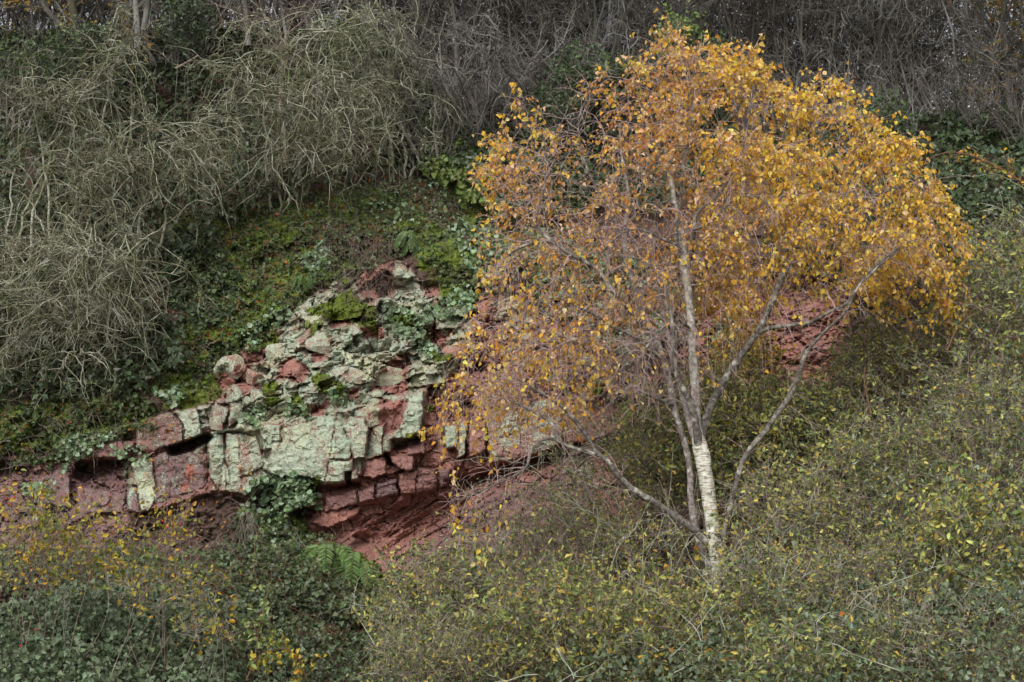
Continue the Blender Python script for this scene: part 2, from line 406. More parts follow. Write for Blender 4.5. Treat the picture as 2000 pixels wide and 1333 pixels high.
# traced blocks: polygon, push (m), tilt x, tilt y, lichen, purple
BL = [
 ([(512, 846), (655, 812), (653, 897), (642, 947), (600, 932), (545, 930), (512, 920)], .42, 0, .05, .78, .15),
 ([(656, 822), (684, 832), (686, 897), (646, 897), (650, 860)], .46, -.05, .02, .78, .1),
 ([(672, 835), (682, 814), (712, 815), (719, 835), (716, 893), (690, 899), (685, 870)], .54, .06, .03, .8, 0),
 ([(645, 898), (688, 899), (690, 920), (677, 922), (674, 946), (632, 949), (640, 925)], .5, 0, .05, .78, 0),
 ([(685, 921), (699, 914), (698, 939), (686, 942)], .46, 0, 0, .7, 0),
 ([(719, 838), (736, 842), (746, 870), (749, 889), (714, 893)], .26, .25, -.1, .25, .4),
 ([(749, 848), (771, 838), (765, 886), (747, 883)], .32, -.1, 0, .05, .1),
 ([(726, 838), (752, 826), (748, 846), (744, 872)], .38, .2, 0, .75, 0),
 ([(792, 772), (828, 765), (826, 815), (818, 850), (788, 858), (780, 838), (786, 800)], .62, -.06, .12, .85, 0),
 ([(710, 900), (755, 893), (753, 925), (727, 935), (710, 930)], .25, .05, -.1, 0, .25),
 ([(760, 893), (809, 887), (807, 918), (795, 922), (766, 906)], .28, 0, -.08, 0, .35),
 ([(794, 862), (827, 858), (831, 886), (797, 889)], .2, 0, -.1, 0, .5),
 ([(866, 832), (895, 830), (895, 877), (870, 876)], .34, 0, .03, .75, .4),
 ([(897, 822), (916, 815), (908, 888), (893, 896)], .3, 0, .03, .7, .2),
 ([(735, 943), (776, 936), (776, 966), (736, 974)], .12, 0, -.05, .1, .9),
 ([(856, 920), (878, 917), (876, 944), (860, 953)], .2, .1, 0, 0, .8),
 ([(815, 915), (852, 918), (851, 955), (813, 963)], .12, 0, 0, 0, .5),
 ([(636, 972), (696, 955), (698, 985), (662, 997), (635, 1003)], .14, 0, -.1, 0, .45),
 ([(697, 960), (732, 948), (732, 975), (700, 985)], .1, 0, -.1, 0, .6),
 ([(780, 925), (815, 918), (812, 962), (780, 965)], .08, .05, -.1, 0, .2),
 ([(608, 1020), (640, 1000), (706, 990), (700, 1005), (640, 1035)], .15, 0, -.2, 0, 0),
 ([(258, 905), (300, 893), (308, 960), (300, 990), (276, 1003), (266, 960)], .36, 0, .03, .72, .5),
 ([(302, 893), (330, 880), (372, 884), (398, 900), (402, 952), (332, 976), (303, 985)], .33, .02, .03, .36, 1),
 ([(247, 953), (268, 950), (273, 1002), (250, 998)], .34, 0, 0, .2, .9),
 ([(268, 832), (330, 805), (358, 828), (357, 862), (325, 872), (285, 886), (266, 872)], .45, .03, .08, .38, .4),
 ([(340, 803), (386, 798), (394, 850), (362, 862), (358, 830)], .47, .05, .06, .7, .1),
 ([(402, 802), (420, 785), (446, 800), (440, 826), (414, 842)], .42, .2, -.05, .1, .1),
 ([(450, 792), (470, 780), (476, 816), (445, 836)], .46, -.2, -.05, .3, .3),
 ([(413, 850), (437, 848), (438, 896), (426, 962), (412, 930), (407, 880)], .44, -.08, .02, .74, .1),
 ([(440, 846), (500, 850), (516, 910), (482, 930), (450, 936), (440, 900)], .4, .05, .02, .66, .2),
 ([(500, 832), (549, 829), (548, 860), (533, 862), (530, 872), (517, 862)], .55, 0, .05, .85, 0),
 ([(70, 932), (138, 925), (135, 990), (95, 985), (70, 975)], .32, .05, 0, .25, .9),
 ([(186, 868), (240, 862), (246, 896), (215, 902), (190, 892)], .42, 0, -.1, .1, .3),
 ([(150, 950), (245, 965), (240, 1000), (150, 1005)], .12, 0, .1, .3, .3),
 ([(560, 985), (612, 965), (618, 985), (590, 990), (565, 1005)], .55, 0, .15, .85, 0),
 ([(950, 800), (1090, 775), (1100, 868), (1010, 900), (955, 905)], .25, .05, .02, .5, .3),
 ([(915, 830), (948, 822), (950, 880), (915, 895)], .2, 0, 0, 0, .2),
 ([(1100, 790), (1230, 780), (1230, 850), (1105, 866)], .3, 0, .02, .35, .2),
 ([(630, 1180), (770, 1150), (800, 1205), (670, 1220)], .35, 0, .1, .45, .3),
]
crack = np.zeros(PX.shape)
for poly, push, tx, ty, li_, pu_ in BL:
    p = np.array(poly, float); cxy = p.mean(0); sz = (p.max(0)-p.min(0))/2
    m = (ex > p[:, 0].min()-8) & (ex < p[:, 0].max()+8) & (ey > p[:, 1].min()-8) & (ey < p[:, 1].max()+8)
    d = sdist(ex[m], ey[m], poly); k = ss(-2.5, 1.5, d)
    plane = push*.46 + tx*(ex[m]-cxy[0])/sz[0]*.5 + ty*(cxy[1]-ey[m])/sz[1]*.4 + .03*(fbm(PX[m]/16, PY[m]/16, 3, 90)-.5) - .02*np.exp(-np.clip(d+1, 0, 99)/3) + .3*(b_sml[m]+.5*b_mid[m])
    disp[m] = disp[m]*(1-k) + plane*k
    lichen[m] = np.maximum(lichen[m]*(1-k), li_*k*(.62+.7*fbm(PX[m]/16, PY[m]/48, 4, 210))); purple[m] = purple[m]*(1-k)+pu_*k
    ck = np.exp(-((d+.5)/1.25)**2)*ss(.1, .55, vn(PX[m]/16, PY[m]/16, 9)); disp[m] -= .05*ck; crack[m] = np.maximum(crack[m], ck)
    soil[m] *= 1-k; rock[m] = np.maximum(rock[m], k)
traced = lichen.copy()
# clefts and overhangs
for poly, dep, sf in [
 ([(322, 876), (360, 864), (408, 846), (416, 856), (370, 882), (335, 890)], .55, 5),
 ([(150, 900), (245, 897), (240, 912), (200, 925), (165, 945), (145, 930)], .45, 6),
 ([(-10, 905), (60, 915), (50, 930), (-20, 930)], .3, 8),
 ([(690, 900), (712, 898), (716, 930), (690, 915)], .1, 4),
 ([(600, 952), (700, 940), (705, 950), (615, 968)], .28, 6),
 ([(748, 888), (762, 890), (766, 912), (755, 905)], .25, 3),
 ([(675, 922), (685, 922), (684, 945), (676, 946)], .3, 2.5),
 ([(512, 880), (530, 878), (526, 900), (516, 895)], .15, 4),
 ([(700, 1062), (730, 1015), (800, 985), (870, 955), (960, 928), (1080, 885), (1100, 893), (1000, 940), (915, 985), (860, 1020), (800, 1052), (730, 1072)], .12, 26),
 ([(870, 940), (1000, 905), (1100, 875), (1110, 888), (1010, 925), (900, 955)], .28, 7),
 ([(765, 862), (785, 858), (820, 858), (818, 868), (770, 880)], .3, 5),
 ([(680, 1215), (790, 1205), (790, 1235), (700, 1240)], .5, 7),
 ([(565, 1000), (600, 992), (615, 1000), (600, 1015), (570, 1012)], .3, 5)]:
    m = pm(poly, sf, ex, ey)
    disp -= dep*m*(.75+.5*fbm(PX/20, PY/20, 3, 95))
    lichen *= 1-m*.9
streak = fbm((PX*.84-PY*-.54)/60, (PX*.54+PY*.84)/9, 4, 97)
scoop = pm([(640, 1060), (720, 1000), (800, 970), (1000, 910), (1090, 880), (1000, 950), (880, 1030), (760, 1085)], 14)
disp += scoop*.34*(streak-.5)
smooth_face = pm([(870, 1030), (960, 975), (1100, 920), (1180, 920), (1100, 1130), (900, 1170), (760, 1100)], 20)
disp = disp*(1-.4*smooth_face) + smooth_face*.13*(streak-.5) ; purple = np.maximum(purple, smooth_face*.75)

# lichen, moss, soil, tint masks (px polygons with noisy borders)
def mx(arr, polys, val, soft=14):
    for p in polys: np.maximum(arr, val*pm(p, soft), out=arr)
mx(lichen, [[(560, 600), (640, 560), (700, 590), (760, 500), (800, 530), (850, 600), (930, 590), (930, 700), (850, 780), (840, 760), (790, 800), (700, 810), (560, 815), (500, 845), (440, 850), (480, 760), (530, 700)], [(430, 770), (520, 690), (560, 600), (650, 545), (760, 500), (830, 540), (840, 760), (560, 830), (440, 830)]], .68, 16)
mx(lichen, [[(960, 560), (1010, 560), (1060, 640), (1240, 650), (1290, 700), (1240, 800), (1090, 780), (960, 700)]], .48, 20)
mx(lichen, [[(740, 505), (800, 520), (830, 600), (930, 600), (940, 640), (840, 640), (760, 590)]], .62, 20)
mx(lichen, [[(1000, 900), (1150, 860), (1180, 960), (1120, 960), (1080, 900)]], .5, 14)
mx(lichen, [[(60, 975), (110, 960), (100, 1020), (40, 1010)], [(560, 1010), (610, 1030), (600, 1090), (555, 1060)], [(640, 1140), (730, 1120), (760, 1190), (680, 1200)], [(180, 790), (260, 790), (290, 810), (200, 815)], [(20, 780), (60, 770), (60, 800), (20, 800)], [(300, 800), (400, 785), (400, 800), (320, 815)], [(236, 900), (262, 895), (262, 990), (246, 990)], [(370, 850), (405, 850), (405, 900), (380, 890)]], .55, 10)
mx(lichen, [Z_SLAB], .64, 6)
mx(lichen, [[(340, 800), (480, 770), (480, 840), (410, 850), (350, 870)]], .55, 10)
mx(purple, [Z_LEFT], .8, 12)
mx(purple, [Z_UPL], .5, 12)
mx(purple, [Z_SLABL, [(480, 910), (640, 880), (640, 950), (480, 960)], [(240, 910), (60, 920), (60, 990), (240, 960)]], .55, 12)
mx(orange, [[(366, 905), (378, 903), (376, 935), (368, 950), (364, 940)], [(350, 955), (372, 935), (366, 955), (348, 972)], [(300, 980), (305, 978), (304, 992), (298, 990)]], .85, 4)
# bare red pockets in the rubble
for p in [[(540, 715), (560, 700), (600, 720), (590, 745), (545, 745)], [(455, 745), (480, 720), (500, 760), (475, 775)], [(608, 690), (640, 680), (640, 705), (612, 705)], [(635, 605), (670, 600), (672, 640), (640, 640)],
          [(740, 745), (770, 700), (795, 720), (790, 770), (725, 775)], [(745, 790), (790, 790), (785, 830), (755, 850), (745, 820)], [(700, 645), (745, 635), (750, 655), (705, 660)], [(820, 640), (850, 625), (885, 665), (870, 680)],
          [(595, 795), (640, 785), (630, 805), (600, 810)], [(670, 770), (700, 765), (700, 785), (675, 780)], [(780, 695), (800, 690), (795, 715)], [(730, 470), (770, 500), (770, 560), (730, 590), (690, 560), (640, 530), (660, 500)], [(840, 770), (880, 770), (930, 800), (930, 830), (840, 830)]]:
    k = pm(p, 7); lichen *= 1-k; disp -= .12*k
mx(moss, [[(-60, 780), (330, 780), (300, 830), (140, 890), (-60, 890)], [(560, 480), (740, 520), (700, 560), (600, 570)]], .6, 20)
mx(moss, [[(300, 420), (480, 400), (640, 380), (640, 470), (480, 520), (380, 600)]], .55, 30)
mx(moss, [[(640, 1060), (740, 1100), (760, 1180), (640, 1200), (600, 1120)]], .7, 14)
mx(soil, [[(300, 1000), (470, 960), (560, 1000), (600, 1060), (640, 1130), (640, 1240), (300, 1240), (200, 1060)], [(630, 400), (720, 440), (760, 500), (700, 560), (650, 520)], [(-60, 800), (250, 790), (260, 840), (140, 900), (-60, 910)]], .75, 22)
for p in (Z_SLAB, Z_SLABL, Z_RED, Z_REDR): soil *= 1-pm(p, 8)*.95
mx(moss, [[(330, 750), (420, 740), (430, 780), (350, 800)], [(505, 755), (540, 745), (550, 790), (525, 800)], [(555, 780), (580, 775), (600, 805), (585, 815)], [(605, 735), (640, 730), (675, 760), (670, 780), (620, 770)], [(815, 640), (850, 690), (900, 680), (905, 700), (850, 705), (820, 670)],
          [(750, 620), (790, 600), (830, 625), (815, 650), (770, 635)], [(470, 660), (530, 640), (540, 680), (490, 690)], [(640, 1165), (740, 1130), (750, 1190), (640, 1210)], [(560, 940), (625, 930), (620, 975), (560, 985)], [(790, 848), (822, 846), (820, 860), (792, 862)], [(1140, 740), (1170, 735), (1175, 780), (1145, 775)], [(470, 1000), (600, 1010), (620, 1100), (480, 1100)], [(75, 990), (110, 990), (120, 1040), (80, 1030)], [(835, 790), (855, 790), (850, 810), (838, 810)],
          [(672, 560), (740, 600), (735, 650), (650, 625), (600, 600)]], .95, 9)
mx(moss, [[(400, 560), (480, 500), (600, 480), (620, 560), (560, 610), (480, 680), (400, 700), (330, 790), (300, 750)], [(600, 380), (760, 370), (930, 480), (940, 600), (870, 600), (780, 470), (640, 440)], [(840, 300), (960, 340), (1000, 480), (930, 480)]], .72, 30)
mx(moss, [[(890, 480), (940, 500), (945, 590), (900, 590), (870, 540)]], .74, 16)
mx(moss, [[(1000, 400), (1300, 560), (1300, 660), (1000, 560)], [(200, 1050), (600, 1100), (700, 1300), (100, 1300)]], .4, 30)
for ln in [[(437, 848), (441, 900), (438, 945)], [(466, 850), (470, 905)], [(950, 800), (955, 900)], [(1010, 795), (1020, 880)], [(720, 800), (660, 812)], [(330, 884), (334, 975)], [(365, 886), (372, 950)], [(870, 876), (1000, 850)], [(280, 835), (285, 885)], [(305, 815), (312, 876)]]:
    a = np.array(ln, float); x0, x1, y0, y1 = a[:, 0].min()-8, a[:, 0].max()+8, a[:, 1].min()-8, a[:, 1].max()+8
    m = (ex > x0) & (ex < x1) & (ey > y0) & (ey < y1); dm = np.full(m.sum(), 99.)
    for (ax, ay), (bx_, by_) in zip(ln[:-1], ln[1:]):
        L2 = (bx_-ax)**2+(by_-ay)**2; t_ = np.clip(((ex[m]-ax)*(bx_-ax)+(ey[m]-ay)*(by_-ay))/L2, 0, 1)
        dm = np.minimum(dm, np.hypot(ex[m]-ax-t_*(bx_-ax), ey[m]-ay-t_*(by_-ay)))
    ck = .8*np.exp(-(dm/1.3)**2)*ss(.25, .6, vn(PX[m]/14, PY[m]/14, 19)); disp[m] -= .03*ck; crack[m] = np.maximum(crack[m], ck)
soil = np.maximum(soil, .5*crack*(.35+.65*fbm(PX/22, PY/22, 2, 201)*1.6)); lichen *= 1-.5*crack; lichen += .5*(lichen > .15)*(fbm(PX/11, PY/42, 4, 215)-.5)*np.maximum(slab, pm(Z_UPL))  # cracks painted darker through the soil mask, standing in for crevice shade
moss += .12*(1-rock)
disp += .07*ss(.4, .7, moss)*(fbm(PX/9, PY/9, 3, 33))

cr = crest(PX); py_ = np.maximum(PY, cr)
Yb = D0(PX, py_)
fade = ss(0, 60, PY-cr)
Yd = Yb - disp*(.3+.7*fade)
V = P(PX, py_, Yd)
over = np.clip(cr-PY, 0, None)
V[..., 1] += over*.5; V[..., 2] += over*.004 + .3*(fbm(PX/60, PY/30, 3, 12)-.5)*(over > 0)
def DP(px, py):
    """depth of the finished surface under pixel (px, py)"""
    i = np.clip(np.searchsorted(gx, px), 0, len(gx)-1); j = np.clip(np.searchsorted(gy, py), 0, len(gy)-1)
    return Yd[j, i]
def root_at(px, Y):
    """the spot of the slope at distance Y in the direction of column px"""
    i = int(np.clip(np.searchsorted(gx, px), 0, len(gx)-1)); c = Yd[:, i]; j = len(gy)-1
    while j > 0 and c[j] < Y: j -= 1
    return P(px, gy[j], c[j])
def G(px, py): return P(px, py, DP(px, py))
def mask_at(arr, px, py):
    i = np.clip(np.searchsorted(gx, px), 0, len(gx)-1); j = np.clip(np.searchsorted(gy, py), 0, len(gy)-1)
    return arr[j, i]

ny, nx = PX.shape
idx = np.arange(ny*nx).reshape(ny, nx)
F = np.stack([idx[:-1, :-1], idx[1:, :-1], idx[1:, 1:], idx[:-1, 1:]], -1).reshape(-1, 4)
tone = np.stack([np.clip(lichen, 0, 1), np.clip(moss, 0, 1), np.clip(soil, 0, 1), np.ones_like(soil)], -1).reshape(-1, 4)
tint = np.stack([np.clip(purple, 0, 1), orange, np.zeros_like(soil), np.ones_like(soil)], -1).reshape(-1, 4)
fr = (rock.reshape(-1)[F].mean(1) > .5)
def sheet(name, faces, label=None):
    used, inv = np.unique(faces, return_inverse=True)
    me = bpy.data.meshes.new(name); f = inv.reshape(-1, 4).astype(np.int32); v = V.reshape(-1, 3)[used]
    me.vertices.add(len(v)); me.vertices.foreach_set('co', v.astype(np.float32).ravel())
    me.loops.add(f.size); me.loops.foreach_set('vertex_index', f.ravel())
    me.polygons.add(len(f)); me.polygons.foreach_set('loop_start', np.arange(0, f.size, 4, dtype=np.int32)); me.polygons.foreach_set('loop_total', np.full(len(f), 4, np.int32))
    me.polygons.foreach_set('use_smooth', np.full(len(f), name != 'rock_cliff'))
    for nm, a in (('tone', tone), ('tint', tint)):
        at = me.attributes.new(nm, 'FLOAT_COLOR', 'POINT'); at.data.foreach_set('color', a[used].astype(np.float32).ravel())
    me.update(); me.materials.append(M_ROCK)
    o = bpy.data.objects.new(name, me); COL.objects.link(o); return tag(o, label=label, kind='structure')
sheet('rock_cliff', F[fr], 'red sandstone cliff face crusted with pale green lichen')
sheet('hillside', F[~fr], 'mossy brown soil slope above and around the rock')
# level ground reaching the horizon, in front and round the sides
gm = Geo(); s_ = 400
gm.add([(-s_, -s_, -.6), (s_, -s_, -.6), (s_, s_, -.6), (-s_, s_, -.6)], [(0, 1, 2, 3)], [(0, .5, 1, 1)]*4)
tag(gm.build('ground', M_ROCK), kind='structure')

# ------------------------------------------------------------------ loose boulders
def boulder(px, py, wpx, hpx, tilt, li_, mo_, label, seed, lift=.12):
    Y = float(DP(px, py)); c = P(px, py, Y-lift*.4); k = Y/FPX
    r = np.random.default_rng(seed); n = 44
    th = np.linspace(0, 2*math.pi, n, endpoint=False); ph = np.linspace(-math.pi/2, math.pi/2, 25)
    T, Hh = np.meshgrid(th, ph); d = np.stack([np.cos(Hh)*np.cos(T), np.cos(Hh)*np.sin(T), np.sin(Hh)], -1)
    pl = unit(r.normal(size=(10, 3))); pl[0] = (0.1, -.95, .3); pl[1] = (-.5, -.7, .5); pl[2] = (.6, -.7, -.2); pl = unit(pl); off = .5+.36*r.random(10)
    rad = np.min(np.where(d@pl.T > .05, off/np.maximum(d@pl.T, .05), 9), -1); rad = np.minimum(rad, 1.15)
    rad = rad*1.12 + .07*(fbm(T*2.4+seed, Hh*2.4, 3, seed)-.5)
    v = d*rad[..., None]*np.array([wpx*k/2*1.1, hpx*k/2*1.0, hpx*k/2*1.15])
    ct, st = math.cos(tilt), math.sin(tilt); x = v[..., 0]*ct-v[..., 2]*st; z = v[..., 0]*st+v[..., 2]*ct
    v = np.stack([x, v[..., 1], z], -1)
    ii = np.arange(25*n).reshape(25, n); f = np.stack([ii[:-1], np.roll(ii, -1, 1)[:-1], np.roll(ii, -1, 1)[1:], ii[1:]], -1)
    g = Geo(); g.add(v, f, np.broadcast_to(np.array([li_, mo_, 0, 1.]), (25*n, 4)))
    me = g.mesh('boulder', False); me.materials.append(M_ROCK)
    o = bpy.data.objects.new('boulder', me); o.location = c; COL.objects.link(o)
    tag(o, label, 'boulder', 'loose boulders lodged in the cliff')
boulder(541, 689, 50, 34, .45, .62, .1, 'oval pale green boulder below the mossy slope, left of the rubble', 1)
boulder(447, 719, 46, 40, .5, .55, .1, 'rounded grey boulder beside bright moss, farthest left of the boulders', 2)
boulder(494, 735, 26, 32, 1.2, .4, .1, 'small upright stone just right of the rounded grey boulder', 3)
boulder(750, 738, 58, 42, .1, .6, 0, 'large angular grey-green boulder above the red pocket', 4, .2)
boulder(425, 832, 24, 28, .8, .55, 0, 'small lichen-spotted block wedged over the dark cleft', 5, .22)
boulder(622, 672, 46, 34, -.7, .6, 0, 'jagged lichened stone in the middle of the rubble', 6, .15)
boulder(592, 668, 24, 44, -.5, .3, 0, 'narrow red-faced stone standing on end in the rubble', 7, .12)
boulder(24, 768, 16, 20, .2, .5, 0, 'little pale stone under the hanging twigs at far left', 8, .2)
boulder(582, 716, 36, 40, .3, .25, 0, 'squarish pink stone leaning beside the oval boulder', 9, .05)
boulder(675, 735, 60, 26, -.1, .62, .1, 'flat pale slab stone left of the large angular boulder', 10, .08)
boulder(890, 690, 50, 24, .2, .3, .2, 'flat brown stone beneath a cushion of moss near the birch leaves', 11, .15)

# ------------------------------------------------------------------ ground cover scattered over the slope (uncountable)
def scatter(poly, n, seed=0, clump=0., cs=30):
    p = np.array(poly, float); out = []
    while sum(len(o) for o in out) < n:
        x = p[:, 0].min() + rng.random(n*2)*(np.ptp(p[:, 0])); y = p[:, 1].min() + rng.random(n*2)*(np.ptp(p[:, 1]))
        m = inpoly(x + 30*(vn(x/25, y/25, seed+3)-.5), y + 30*(vn(x/25, y/25, seed+4)-.5), poly)
        if clump: m &= (fbm(x/cs, y/cs, 3, seed+5) + .25*rng.random(n*2) > clump)
        out.append(np.stack([x[m], y[m]], 1))
    return np.concatenate(out)[:n]
def cover(g, poly, n, Lpx, cols, wts=None, shape='ivy', lift=(0, .1), clump=0., seed=0, cs=30, wid=.9, droop=.3, bulge=0., jit=.2):
    q = scatter(poly, n, seed, clump, cs); q[:, 1] = np.maximum(q[:, 1], crest(q[:, 0])+25*rng.random(n)); Y = DP(q[:, 0], q[:, 1])
    L_ = lift[0] + (lift[1]-lift[0])*rng.random(n) + bulge*fbm(q[:, 0]/45, q[:, 1]/35, 3, seed+9)
    b = P(q[:, 0], q[:, 1], Y-L_); k = Y/FPX
    tip = rnd(n, 3)*.8 + np.array([[0, -.3, -droop]]); nrm = np.array([[0, -.7, .8]]) + .55*rnd(n, 3)
    L = Lpx*k*(.5+.95*rng.random(n))
    leaves(g, b, tip, unit(nrm), L, L*wid, palette(n, cols, wts, jit), shape)
IVY = [(.022, .050, .022), (.035, .070, .028), (.05, .09, .035), (.028, .06, .035)]
IVY_SHADED = [(.014, .033, .015), (.024, .05, .022), (.04, .075, .032), (.019, .042, .024)]  # ivy greens darkened to paint the shaded gaps behind the bare twigs
PENNY = [(.20, .30, .17), (.27, .37, .25), (.12, .20, .09)]
BL_L = [(.62, .33, .05), (.5, .22, .04), (.66, .42, .08)]
MID = [(.07, .12, .04), (.10, .16, .05), (.05, .09, .03)]

g = Geo()
cover(g, [(-60, 60), (300, -20), (900, 60), (960, 260), (880, 330), (640, 340), (420, 440), (330, 560), (380, 700), (250, 760), (-60, 780)], 27000, 11, IVY_SHADED, (3, 3, 2, 2), lift=(0, .15), bulge=.7, seed=11, clump=.40, cs=60)
cover(g, [(300, 480), (420, 440), (480, 560), (460, 620), (380, 640), (330, 600)], 2600, 9, IVY+[(.09, .14, .05)], lift=(0, .12), seed=12)
tag(g.build('ivy', M_IVY), 'dark ivy covering the slope behind the bare twigs on the left', 'ivy', kind='stuff')
g = Geo()
cover(g, [(820, 190), (1300, 120), (1400, 200), (1500, 300), (1300, 400), (1000, 420), (900, 330), (850, 260)], 9000, 11, IVY, (3, 3, 3, 2), lift=(0, .2), bulge=.8, seed=21, clump=.38, cs=50)
cover(g, [(830, 210), (930, 240), (990, 420), (900, 400), (820, 330)], 2400, 11, [(.08, .14, .04), (.12, .18, .05), (.17, .21, .06)], lift=(.2, .5), seed=22, clump=.45, cs=40)
tag(g.build('ivy', M_IVY), 'brighter ivy bank between the bare twigs and the golden birch crown', 'ivy', kind='stuff')
g = Geo()
cover(g, [(1480, 170), (1700, 180), (2200, 190), (2200, 600), (1900, 560), (1660, 560), (1500, 500)], 17000, 11, IVY, (4, 3, 2, 2), lift=(0, .2), bulge=.9, seed=31, clump=.38, cs=60)
cover(g, [(1700, 400), (1860, 420), (1900, 520), (1800, 540)], 900, 12, [(.05, .11, .04), (.07, .14, .05)], lift=(.2, .6), seed=32)
tag(g.build('ivy', M_IVY), 'dark ivy bank right of the birch under the winter trees', 'ivy', kind='stuff')
g = Geo()
cover(g, [(400, 560), (480, 400), (640, 360), (900, 330), (1010, 420), (1010, 560), (900, 600), (800, 480), (640, 560), (560, 620), (480, 700), (330, 790), (290, 740)], 9500, 6.5, MID+IVY+[(.10, .18, .06)], lift=(0, .06), seed=41, clump=.42, cs=34)
cover(g, [(1000, 400), (1400, 560), (1330, 700), (1240, 680), (1040, 600)], 2500, 8, MID+PENNY, lift=(0, .06), seed=42, clump=.45)
cover(g, [(440, 1010), (560, 990), (640, 1100), (640, 1240), (350, 1240)], 3800, 7, MID+IVY, lift=(0, .1), seed=43, clump=.42)
cover(g, [(-60, 700), (300, 760), (340, 820), (240, 850), (140, 900), (-60, 930)], 3200, 8, MID+IVY, lift=(0, .06), seed=44, clump=.45)
tag(g.build('ground_cover', M_GREEN), 'low green plants creeping over the mossy slope', 'ground cover', kind='stuff')
g = Geo()
for poly, n, s in [([(740, 640), (770, 595), (830, 605), (850, 660), (870, 700), (820, 680), (790, 650)], 330, 1), ([(830, 590), (900, 560), (930, 600), (860, 620)], 260, 2), ([(480, 930), (620, 920), (630, 990), (560, 1010), (500, 990)], 700, 3), ([(90, 860), (150, 850), (190, 900), (120, 920)], 260, 4), ([(170, 850), (220, 850), (200, 880)], 90, 5),
                   ([(300, 770), (350, 740), (360, 790), (330, 795)], 90, 6), ([(470, 640), (560, 600), (560, 640), (480, 680)], 140, 7), ([(640, 750), (680, 745), (680, 790), (640, 780)], 60, 8), ([(550, 785), (610, 800), (600, 830), (550, 810)], 70, 9), ([(860, 420), (1000, 430), (1010, 520), (960, 560), (880, 480)], 420, 10), ([(480, 800), (520, 790), (520, 840), (470, 830)], 90, 11),
                   ([(700, 380), (860, 350), (900, 440), (740, 440)], 160, 12), ([(580, 500), (640, 470), (660, 520), (600, 560)], 150, 13), ([(1380, 620), (1450, 610), (1440, 680), (1390, 690)], 200, 14), ([(1180, 640), (1280, 620), (1280, 680), (1190, 690)], 200, 15), ([(30, 930), (110, 940), (100, 980), (40, 980)], 90, 16), ([(470, 960), (560, 990), (590, 1080), (490, 1060)], 220, 17), ([(210, 885), (290, 870), (290, 895), (220, 905)], 80, 18)]:
    cover(g, poly, n, 7.5, PENNY, lift=(.02, .10), shape='round', wid=1.0, seed=50+s, clump=.4, cs=18, droop=-.1)
tag(g.build('pennywort', M_GREEN), 'pale round pennywort leaves tufting the rock ledges', 'pennywort', kind='stuff')
g = Geo()
n = 26000; q = np.stack([-60+1460*rng.random(n*6), 330+910*rng.random(n*6)], 1)
mm = mask_at(moss, q[:, 0], q[:, 1]) + .5*(fbm(q[:, 0]/25, q[:, 1]/25, 3, 77)-.5)
q = q[mm > .52][:n]; n = len(q); Y = DP(q[:, 0], q[:, 1])
leaves(g, P(q[:, 0], q[:, 1], Y+.005), np.array([[0, -.7, .25]])+.5*rnd(n, 3), unit(rnd(n, 3)), .022*(.6+rng.random(n)), .013, palette(n, [(.12, .17, .02), (.18, .24, .03), (.08, .11, .015)], None, .25), 'blade')
tag(g.build('moss', M_GREEN), 'bright green moss cushions on the ledges and slope', 'moss', kind='stuff')
g = Geo()
cover(g, [(400, 420), (640, 340), (900, 340), (900, 440), (700, 480), (560, 560), (400, 700), (230, 760), (240, 560)], 1400, 6.5, [(.32, .10, .03), (.20, .08, .035), (.45, .17, .04), (.15, .08, .05)], lift=(0, .05), shape='birch', seed=61, clump=.5, cs=30)
cover(g, [(-60, 780), (300, 780), (600, 1000), (660, 1240), (-60, 1300)], 1200, 6.5, [(.30, .10, .03), (.18, .08, .04), (.5, .25, .04)], lift=(0, .05), shape='birch', seed=62)
cover(g, [(1000, 950), (1300, 850), (1750, 800), (1800, 1150), (1500, 1300), (1050, 1280)], 420, 10, BL_L, lift=(1.0, 1.9), shape='birch', seed=64)
cover(g, [(1800, 480), (2100, 440), (2100, 700), (1850, 660)], 900, 9, [(.30, .12, .06), (.2, .09, .05)], lift=(.1, .5), shape='birch', seed=63)
tag(g.build('leaf_litter', M_LEAF), 'orange and brown dead leaves lying on the slope', 'leaf litter', kind='stuff')
g = Geo()
def tangle(poly, n, Lpx, col, lift, seed, dirs=None, grav=.12, wig=.3, r=.0022):
    q = scatter(poly, n, seed); Y = DP(q[:, 0], q[:, 1]); s = P(q[:, 0], q[:, 1], Y-lift*rng.random(n))
    d = rnd(n, 3)*np.array([[1, .5, .8]]) + np.array([[0, -.4, 0]]) if dirs is None else rnd(n, 3)*.6+np.array([dirs])
    p = shoots(s, d, Lpx*Y/FPX*(.5+rng.random(n)), 7, wig, grav)
    tubes(g, p, taper(n, 7, r*(.7+.8*rng.random(n)), r*.4), 3, np.concatenate([palette(n, [col], None, .25), np.ones((n, 1))], 1))
W1 = (1., 1., 1.)
tangle([(400, 440), (640, 350), (960, 360), (1000, 500), (880, 560), (640, 600), (400, 720), (200, 780)], 750, 60, W1, .06, 71)
tangle([(630, 430), (770, 430), (770, 560), (720, 620), (650, 560)], 480, 50, W1, .15, 72, (0, -.5, -.3), .25)
tangle([(-60, 760), (330, 780), (330, 830), (140, 900), (-60, 940)], 260, 60, W1, .15, 73)
tangle([(450, 1000), (500, 980), (510, 1050), (470, 1060)], 160, 90, (1.5, 1.5, 1.4), .15, 74, (0, -.5, -1), .2, .15)
tangle([(200, 1050), (700, 1050), (720, 1280), (100, 1280)], 1300, 70, W1, .3, 75)
tangle([(1050, 620), (1300, 640), (1300, 880), (1100, 860)], 500, 60, W1, .3, 76)
tag(g.build('dead_stems', M_BROWN), 'tangled dead brown stems hanging over the earth slope', 'dead stems', kind='stuff')

